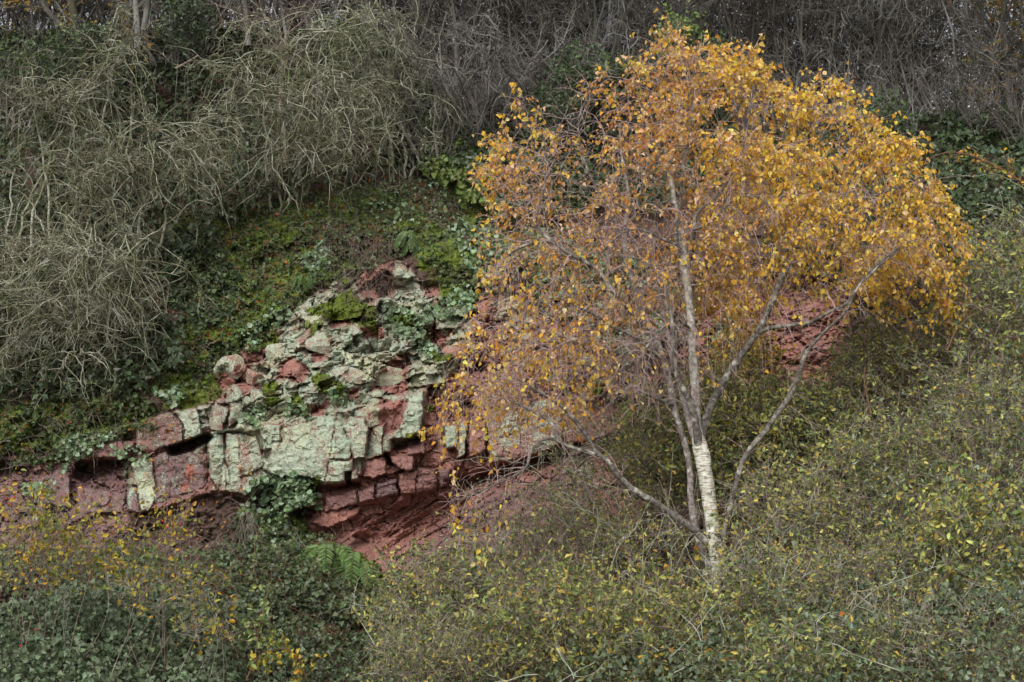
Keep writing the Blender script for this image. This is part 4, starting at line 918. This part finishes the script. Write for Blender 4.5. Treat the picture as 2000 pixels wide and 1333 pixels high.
tag(g.build('bramble_stems', M_RED), 'thin brown bramble stems at the bottom left', 'brambles', kind='stuff')

# yellow rose bushes at lower left
YL = [(.42, .32, .03), (.30, .28, .04), (.17, .22, .05), (.50, .28, .03), (.10, .15, .04)]
def rose(label, cx, cy, rx, ry, Yc, n, w_, bx=None, by=None, d=.75):
    r = shrub('rose_bush', label, 'rose bush', 'dog rose bushes at the lower left', bx or cx, by or cy+ry*1.4, Yc, cx, cy, rx, ry, .5, n, leaf=dict(L=.046, c=YL, w=w_, s='narrow', wid=.62), stem_m=M_BROWN, nstem=5, bsp=.22, twl=.22, ntw=2, per=4, dens=d*.62, rmin=.0024, stem_r=.0038)
    return r
r1 = rose('yellow-leaved rose bush with red hips at the left edge', 60, 1060, 100, 110, 17.6, 150, (4, 3, 3, 2, 1), 90, 1260)
r2 = rose('rose bush with yellow leaves in front of the red ledge', 190, 1075, 130, 80, 17.8, 120, (5, 3, 4, 2, 1), 150, 1260)
r3 = rose('slender rose shoot with yellow and orange tuft of leaves', 340, 1020, 26, 36, 17.8, 26, (5, 3, 2, 3, 1), 300, 1180)
r4 = rose('thin sprawling rose bush right of the yellow one', 330, 1150, 110, 60, 17.6, 70, (3, 3, 2, 1, 2), 250, 1280, .5)
r5 = rose('low rose bush with a few yellow leaves above the bottom edge', 410, 1215, 60, 45, 17.4, 40, (3, 2, 3, 2, 2), 380, 1320, .6)
def hips(parent, pts, Y):
    for x, y in pts:
        g = Geo(); n, m = 8, 6; T_, H_ = np.meshgrid(np.linspace(0, 2*math.pi, n, endpoint=False), np.linspace(-math.pi/2, math.pi/2, m))
        v = np.stack([np.cos(H_)*np.cos(T_)*.009, np.cos(H_)*np.sin(T_)*.009, np.sin(H_)*.013], -1)+P(x, y, Y)
        ii = np.arange(m*n).reshape(m, n); f = np.stack([ii[:-1], np.roll(ii, -1, 1)[:-1], np.roll(ii, -1, 1)[1:], ii[1:]], -1)
        g.add(v, f, [(.38, .02, .015, 1)]*(m*n)); g.build('hip', M_IVY, parent, smooth=True)
hips(r1, [(12, 975), (28, 972), (18, 985), (70, 1230), (40, 1262)], 17.3); hips(r3, [(318, 1018), (325, 1030), (352, 1025), (356, 1035)], 17.7)

def cane(label, rows, Y, r, leafw=None, nl=0, mat=None, cat='bramble cane', side=0, L=.04, name='bramble_cane', cols=YL):
    a = np.array(rows, float); w3 = P(a[:, 0], a[:, 1], Y+.0*a[:, 0]); q = resample(w3, 22)
    root = empty(name, w3[0], label, cat)
    g = Geo(); tubes(g, q, np.linspace(r, r*.35, 22), 6)
    if side:
        s, d = offshoots(q[None], side, .9, .2, 1); p = shoots(s, d, .14*(.5+rng.random(side)), 6, .15, .1); tubes(g, p, taper(side, 6, r*.4, r*.2), 3)
    g.build('stem', mat or M_RED, root)
    if nl:
        gl = Geo(); src = p if side else q[None]
        twig_leaves(gl, src, np.full(len(src), 1.), nl, L, cols, leafw, 'narrow', 0, .6, .8); gl.build('leaves', M_GREEN, root)
cane('arching thorny cane with orange and yellow leaves crossing from the right edge', [(2060, 395), (1990, 352), (1940, 322), (1890, 302), (1850, 298), (1815, 310), (1803, 318)], 16.5, .008, (2, 1, 2, 5, 1), 4, M_RED, side=22)
cane('thin lower cane with tiny leaves beneath the arching one', [(2040, 390), (1985, 360), (1945, 340), (1900, 345), (1860, 342), (1850, 348)], 16.6, .004, (2, 3, 3, 1, 1), 3, M_PALE, side=10, L=.025)
cane('bare pale forked branch reaching in from the right edge', [(2060, 450), (2000, 435), (1975, 425), (1955, 408), (1935, 402)], 16.6, .007, None, 0, M_PALE, side=26, cat='branch', name='bare_branch')
cane('curved bare red-brown cane rising from the right thicket', [(1850, 685), (1868, 645), (1895, 618), (1935, 600)], 17.6, .007, None, 0, M_RED)
cane('dark upright stem bare of leaves left of the red-brown cane', [(1702, 810), (1695, 780), (1688, 745), (1690, 715)], 17.6, .008, None, 0, M_RED, cat='stem', name='dead_cane')
cane('upright cane topped with pale green leaves at lower centre', [(497, 1290), (505, 1240), (515, 1190), (524, 1155), (528, 1135)], 17.2, .006, (0, 1, 4, 0, 3), 7, M_RED, side=16, L=.05, cols=[(.42, .32, .03), (.35, .36, .08), (.2, .27, .09), (.5, .28, .03), (.18, .26, .10)])
cane('leaning cane with yellowing leaves at the bottom centre', [(480, 1330), (500, 1290), (530, 1262), (545, 1250)], 17.0, .005, (3, 3, 3, 1, 2), 7, M_RED, side=14, L=.05)
cane('trailing cane with bright yellow leaves at the bottom centre', [(530, 1270), (560, 1268), (585, 1290), (600, 1330)], 17.0, .004, (5, 3, 2, 2, 1), 7, M_RED, side=12, L=.04)
cane('long bare straw-coloured shoot at the bottom right', [(1650, 1370), (1635, 1310), (1628, 1270), (1630, 1250)], 15.0, .004, None, 0, M_PALE, cat='shoot', name='bare_shoot')

# ------------------------------------------------------------------ bare weeping shrubs on the left
def fountain(G_, cen, R, n, up=.9, grav=.16, k1=5, k2=2, r0=.0078, seglen=1.):
    d = rnd(n, 3)*np.array([[1, .7, .35]]) + np.array([[0, -.25, up*.5]])
    s = cen + .1*R*rnd(n, 3)
    a = shoots(s, d, R*(1.0+.7*rng.random(n))*seglen, 14, .16, grav, .7)
    shade = lambda m, w_=(2, 3, 3, 3): np.concatenate([palette(m, [(1.45, 1.48, 1.42), (.9, .9, .8), (.42, .38, .32), (.24, .21, .17)], w_, .15, .03), np.ones((m, 1))], 1)
    tubes(G_, a, taper(n, 14, r0*(.7+.6*rng.random(n)), r0*.28), 4, shade(n, (5, 3, 2, 0)))
    s1, d1 = offshoots(a, k1, .75); b = shoots(s1, d1, R*.5*(.4+rng.random(len(s1))), 9, .24, grav*.7, .75)
    tubes(G_, b, taper(len(b), 9, r0*.5, r0*.2), 3, shade(len(b), (1.5, 3, 3, 2)))
    s2, d2 = offshoots(b, k2, .8); c = shoots(s2, d2, R*.24*(.4+rng.random(len(s2))), 6, .25, grav*.3, .7)
    tubes(G_, c, taper(len(c), 6, r0*.34, r0*.15), 3, shade(len(c), (.4, 1.5, 4, 5)))  # finest twigs toned darkest, painting shade into the shrub's gaps
    return c
BS = [
 ('grey arching shrub at the upper left beside the yellow leaves', (235, 330), 25.6, [(235, 25, 70, 22), (240, 110, 105, 46), (180, 140, 80, 26)]),
 ('broad weeping shrub at the left edge of the photo', (60, 620), 24.3, [(60, 190, 110, 40), (120, 215, 120, 50), (30, 330, 110, 36), (90, 330, 110, 36), (20, 480, 120, 36)]),
 ('dense silvery weeping shrub with a domed top left of centre', (300, 560), 23.7, [(300, 275, 150, 70), (250, 330, 130, 46), (370, 330, 120, 40), (200, 400, 130, 44)]),
 ('long trailing shrub whose twigs hang down over the left rock ledge', (160, 660), 22.9, [(90, 470, 170, 50), (160, 500, 190, 60), (230, 520, 190, 50), (50, 580, 150, 40), (190, 620, 150, 40), (130, 620, 160, 40), (70, 690, 120, 26), (230, 660, 120, 22), (150, 700, 110, 20)]),
 ('tall pale-twigged shrub on a slim trunk at upper centre left', (560, 400), 24.4, [(560, 190, 150, 50), (480, 140, 130, 36), (640, 170, 150, 50), (560, 280, 140, 46), (680, 260, 130, 44), (620, 60, 140, 36), (500, 40, 110, 26)]),
 ('spreading bare shrub between the slim trunk and the ivy bank', (760, 350), 25.0, [(760, 90, 130, 40), (740, 190, 140, 46), (800, 180, 110, 30), (700, 40, 120, 30), (830, 270, 70, 14)]),
 ('small open shrub with long twigs above the mossy slope', (430, 420), 24.2, [(430, 240, 110, 24), (390, 290, 110, 20)]),
]
for lab, (bx, by), Y0, domes in BS:
    bb = P(bx, by, float(DP(bx, by))+.08)
    root = empty('bare_shrub', bb, lab, 'shrub', 'bare shrubs hanging over the cliff')
    gs, gt = Geo(), Geo()
    for (x, y, r, n) in domes:
        Yd_ = Y0-.2-.5*random.random(); c = P(x, y, Yd_); b = bb+np.array([.3*random.uniform(-1, 1), 0, -.12])
        m1 = b*.5+c*.5+np.array([.12*random.uniform(-1, 1), .1, .25]); st = resample(np.stack([b, m1, c]), 14); st[1:-1] += .02*rnd(12, 3)
        tubes(gs, st, np.linspace(.019, .010, 14), 7)
        fountain(gt, c, r*Yd_/FPX, int(n*.55*(.5+1.1*random.random())))
    gs.build('stems', M_PALE, root); gt.build('twigs', M_PALE, root)

# slim trunks at the top left
def trunk_tree(name, label, rows, Y, mat, leafspec=None, cat='tree', nT=60):
    a = np.array(rows, float); w3 = P(a[:, 0], a[:, 1], Y); q = resample(np.c_[w3, a[:, 2]*Y/FPX], 30)
    root = empty(name, w3[0], label, cat)
    g = Geo(); tubes(g, q[:, :3], q[:, 3], 9); tb = g.build('trunk', mat, root, smooth=True)
    g = Geo(); s, d = offshoots(q[None, :, :3], 12, .9, .25, 1); p = shoots(s, d, .9*(.4+rng.random(12)), 10, .15, -.02, .3); tubes(g, p, taper(12, 10, .012, .003), 4)
    s, d = offshoots(p, 10, .8); p2 = shoots(s, d, .4*(.4+rng.random(len(s))), 8, .15, .02, .3); tubes(g, p2, taper(len(p2), 8, .003, .0012), 3)
    s, d = offshoots(p2, 5, .8); p3 = shoots(s, d, .2*(.4+rng.random(len(s))), 6, .15, .04, .3); tubes(g, p3, taper(len(p3), 6, .002, .001), 3)
    g.build('branches', mat, root)
    if leafspec:
        gl = Geo(); twig_leaves(gl, p3, np.full(len(p3), leafspec[2]), 3, leafspec[0], leafspec[1], None, 'birch', .3, .8, .8); gl.build('leaves', M_LEAF, root)
YEL = [(.45, .27, .04), (.38, .20, .03), (.30, .24, .05)]
trunk_tree('tree', 'dark crooked tree with sparse yellow leaves in the top left corner', [(165, 130, 11), (158, 90, 10), (148, 50, 9), (140, 10, 9), (130, -60, 8), (135, -160, 6)], 27.2, bark_mat('dark mossy bark', (.045, .04, .03), (.07, .065, .035), 10), (.05, YEL, .35))
trunk_tree('tree', 'thin dark tree leaning left of the crooked one', [(125, 55, 6), (100, 30, 5.5), (84, 5, 5), (88, -40, 4), (80, -120, 3)], 27.4, M_GREY, (.05, YEL, .35))
trunk_tree('tree', 'slim grey trunk beside a tuft of orange-yellow leaves', [(268, 100, 7), (268, 50, 6.5), (265, 0, 6), (268, -100, 5)], 27.0, M_GREY, (.05, YEL, .22))
trunk_tree('tree', 'pale slanting trunk right of the slim grey trunk', [(280, 60, 6), (287, 20, 6), (292, -30, 5), (300, -120, 4)], 26.8, M_GREY)
trunk_tree('tree', 'straight pale trunk behind the tall bare shrub', [(485, 90, 6), (482, 40, 6), (478, 0, 5.5), (474, -100, 5)], 26.6, M_GREY)
trunk_tree('tree', 'brown slim trunk standing on the soil behind the bare shrub', [(566, 400, 9), (560, 340, 7.5), (556, 280, 7), (548, 220, 6), (552, 140, 5), (560, 60, 4)], 25.15, M_BROWN)
trunk_tree('tree', 'leaf-clad orange and green tree in the top right corner', [(1975, 230, 8), (1965, 130, 7), (1960, 40, 6), (1965, -60, 5)], 27.3, M_GREY, (.055, [(.40, .20, .03), (.16, .18, .04), (.30, .22, .04)], .5))
cane('fallen red-brown branch lying across the ivy at upper left', [(343, 134), (365, 122), (388, 108)], 24.6, .016, None, 0, M_BROWN, cat='branch', name='fallen_branch')

# small leafy evergreens on the crest and the autumn shrub behind the birch
EG = [(.045, .09, .035), (.07, .12, .045), (.03, .06, .03)]
for cx, cy, rx, ry, Y0, n, cl, lab in [
  (1130, 150, 70, 55, 25.5, 130, [(.05, .10, .045), (.08, .14, .06), (.04, .08, .035)], 'bluish green bush on the crest left of the birch top'),
  (1215, 165, 60, 50, 25.2, 120, EG, 'dark green bush tucked behind the upper left birch leaves'),
  (1090, 235, 60, 60, 25.2, 110, EG, 'small evergreen bush below the bluish green bush'),
  (1320, 75, 40, 45, 25.4, 70, [(.13, .20, .05), (.09, .15, .05)], 'bright green bush peeping out just above the birch top'),
  (1385, 130, 50, 50, 25.6, 80, EG, 'dark bush behind the birch top'),
  (1720, 250, 60, 60, 25.0, 120, EG, 'evergreen bush at the upper right edge of the birch crown'),
  (690, 75, 50, 40, 25.6, 60, [(.10, .16, .05), (.07, .12, .045)], 'small green bush among the pale twigs at top centre left'),
  (360, 40, 50, 70, 26.2, 110, IVY, 'dark glossy holly bush at the top left'),
  (180, 100, 90, 45, 26.0, 110, EG, 'feathery green bush behind the upper left shrub'),
  (60, 130, 80, 50, 26.0, 90, EG, 'small feathery bush near the left edge'),
  (1450, 700, 70, 55, 21.4, 110, [(.50, .24, .03), (.42, .28, .04), (.25, .24, .05)], 'orange-yellow shrub seen through the birch limbs before the red rock')]:
    shrub('leafy_bush', lab, 'bush', 'leafy bushes among the bare twigs', cx, cy+ry*1.6, Y0, cx, cy, rx, ry, .45, n, leaf=dict(L=.05, c=cl, s='ivy', wid=.75, m=M_IVY), nstem=3, twl=.2, ntw=3, per=5, dens=.85, stem_m=M_GREY, stem_r=.006, bsp=.2)

# ------------------------------------------------------------------ winter trees along the crest
def winter_mesh(seed, H=5.2, R=1.5, ns=26, rf=.85, k=13, k2=7, k3=2):
    g1, g2 = Geo(), Geo()
    b = np.c_[rnd(ns, 2)*np.array([[.5, .35]]), np.zeros(ns)]
    a = shoots(b, rnd(ns, 3)*np.array([[.3, .25, .1]])+np.array([[0, 0, 1.]]), H*(.5+.55*rng.random(ns)), 16, .10, -.03, .15)
    tubes(g1, a, taper(ns, 16, .022*rf, .006*rf), 5)
    s, d = offshoots(a, k, .9, .04, 1); c = shoots(s, d+np.array([[0, 0, .15]]), .95*(.35+rng.random(len(s))), 9, .17, 0., .3); tubes(g2, c, taper(len(c), 9, .008*rf, .004*rf), 3, (1, 1, 1, 1))
    s, d = offshoots(c, k2, 1.0); e = shoots(s, d, .42*(.4+rng.random(len(s))), 6, .18, .02, .3); tubes(g2, e, taper(len(e), 6, .0048*rf, .0028*rf), 3, (1, 1, 1, 1))
    s, d = offshoots(e, k3, 1.0); f = shoots(s, d, .18*(.4+rng.random(len(s))), 4, .2, .02); tubes(g2, f, taper(len(f), 4, .0034*rf, .002*rf), 3, (1, 1, 1, 1))
    return g1.mesh('stems'), g2.mesh('twigs')
WM = [winter_mesh(s) for s in range(3)]; WS = [winter_mesh(s, ns=14, rf=1.7, k=9, k2=4, k3=1) for s in range(3)]
for a, b in WM+WS: a.materials.append(M_GREY); b.materials.append(M_GREY)
WT = [(-60, 28.6), (90, 29.6), (220, 28.8), (340, 30), (450, 28.6), (570, 29.8), (690, 28.6), (800, 29.6), (880, 27.9), (980, 28.8), (1060, 27.8), (1160, 29), (1260, 27.9), (1350, 28.8), (1440, 27.8), (1540, 28.9), (1630, 27.8), (1730, 28.8), (1820, 27.8), (1910, 29), (2010, 28), (2100, 29)]
WT += [(40, 31.5), (260, 32), (480, 31.6), (700, 32), (860, 31),  (1040, 33.6), (1170, 31), (1320, 31.6), (1470, 31), (1620, 31.6), (1770, 31), (1880, 33.8), (2080, 33)]
plc = ['above the left edge', 'behind the dark crooked tree', 'behind the slim grey trunks', 'behind the dark holly bush', 'above the straight pale trunk', 'above the brown slim trunk', 'behind the tall pale-twigged shrub', 'behind the spreading bare shrub', 'where the crest drops beside the bare shrub', 'above the ivy bank at top centre',
       'behind the bluish green bush', 'just left of the birch top', 'behind the bright green bush over the birch top', 'just right of the birch top', 'above the birch crown\'s upper right shoulder', 'right of the birch top by two trees', 'above the middle of the birch\'s right half', 'above the evergreen bush at upper right', 'above the dark ivy bank', 'left of the orange and green corner tree', 'behind the orange and green corner tree', 'beyond the right edge']
BK = ['left edge', 'holly', 'straight pale trunk', 'tall bare shrub', 'ivy bank at top centre', 'bluish green bush', 'left shoulder of the birch', 'birch top', 'right shoulder of the birch', 'middle of the birch\'s right half', 'evergreen bush at upper right', 'dark ivy bank at right', 'top right corner']
SP = [(840, 330, 25.6), (900, 300, 25.4), (960, 290, 25.6), (1040, 300, 25.6), (1110, 310, 25.7), (1230, 300, 25.7), (1500, 280, 25.6), (1590, 270, 25.6), (1680, 260, 25.5), (1760, 290, 25.5), (1840, 270, 25.6), (1920, 280, 25.4), (1990, 300, 25.4), (760, 250, 26.6), (30, 260, 26.4), (330, 150, 27.4)]
SPL = ['low on the bank right of the spreading bare shrub', 'in front of the brighter ivy', 'on the ivy bank above the first birch leaves', 'on the bank below the bluish green bush', 'beside the bluish green bush', 'behind the upper left birch leaves', 'just behind the birch\'s upper right leaves', 'behind the notch in the birch\'s right crown', 'above the birch\'s right crown edge', 'at the left end of the dark ivy bank', 'in the middle of the dark ivy bank', 'over the arching cane', 'above the right end of the arching cane', 'behind the spreading shrub', 'behind the broad weeping shrub at the left edge', 'beside the holly']
for i, (x, y, Y) in enumerate(SP):
    root = empty('bare_sapling', P(x, y, float(DP(x, y))-.1), 'bare twiggy sapling ' + SPL[i], 'sapling', 'bare saplings rooted on the ivy bank')
    root.rotation_euler = (0, 0, rng.random()*6.28); s = (.3 if x < 1450 else .2)+.1*rng.random(); root.scale = (s*1.25, s*1.25, s)
    for me, nm in zip(WS[i % 3], ('stems', 'twigs')):
        o = bpy.data.objects.new(nm, me); COL.objects.link(o); o.parent = root
for i, (x, Y) in enumerate(WT):
    if i-22 in (3, 5, 7, 9, 11): continue
    c = float(crest(x)); b = P(x, c, float(D0(x, c))); b[1] = Y; b[0] = (x-1000)/FPX*Y; b[2] += .1-.15
    lab = ('bare winter tree ' + plc[i]) if i < 22 else 'bare winter tree farther back, beyond the ' + BK[i-22]
    root = empty('winter_tree', b, lab, 'tree', 'bare winter trees along the crest' if i < 22 else 'back row of bare winter trees')
    root.rotation_euler = (0, 0, rng.random()*6.28)
    s = .9+.25*rng.random(); root.scale = (s, s, s*(1.0 if i < 22 else 1.1))
    for me, nm in zip(WM[i % 3], ('stems', 'twigs')):
        o = bpy.data.objects.new(nm, me); COL.objects.link(o); o.parent = root
print('faces', sum(len(m.polygons) for m in bpy.data.meshes))
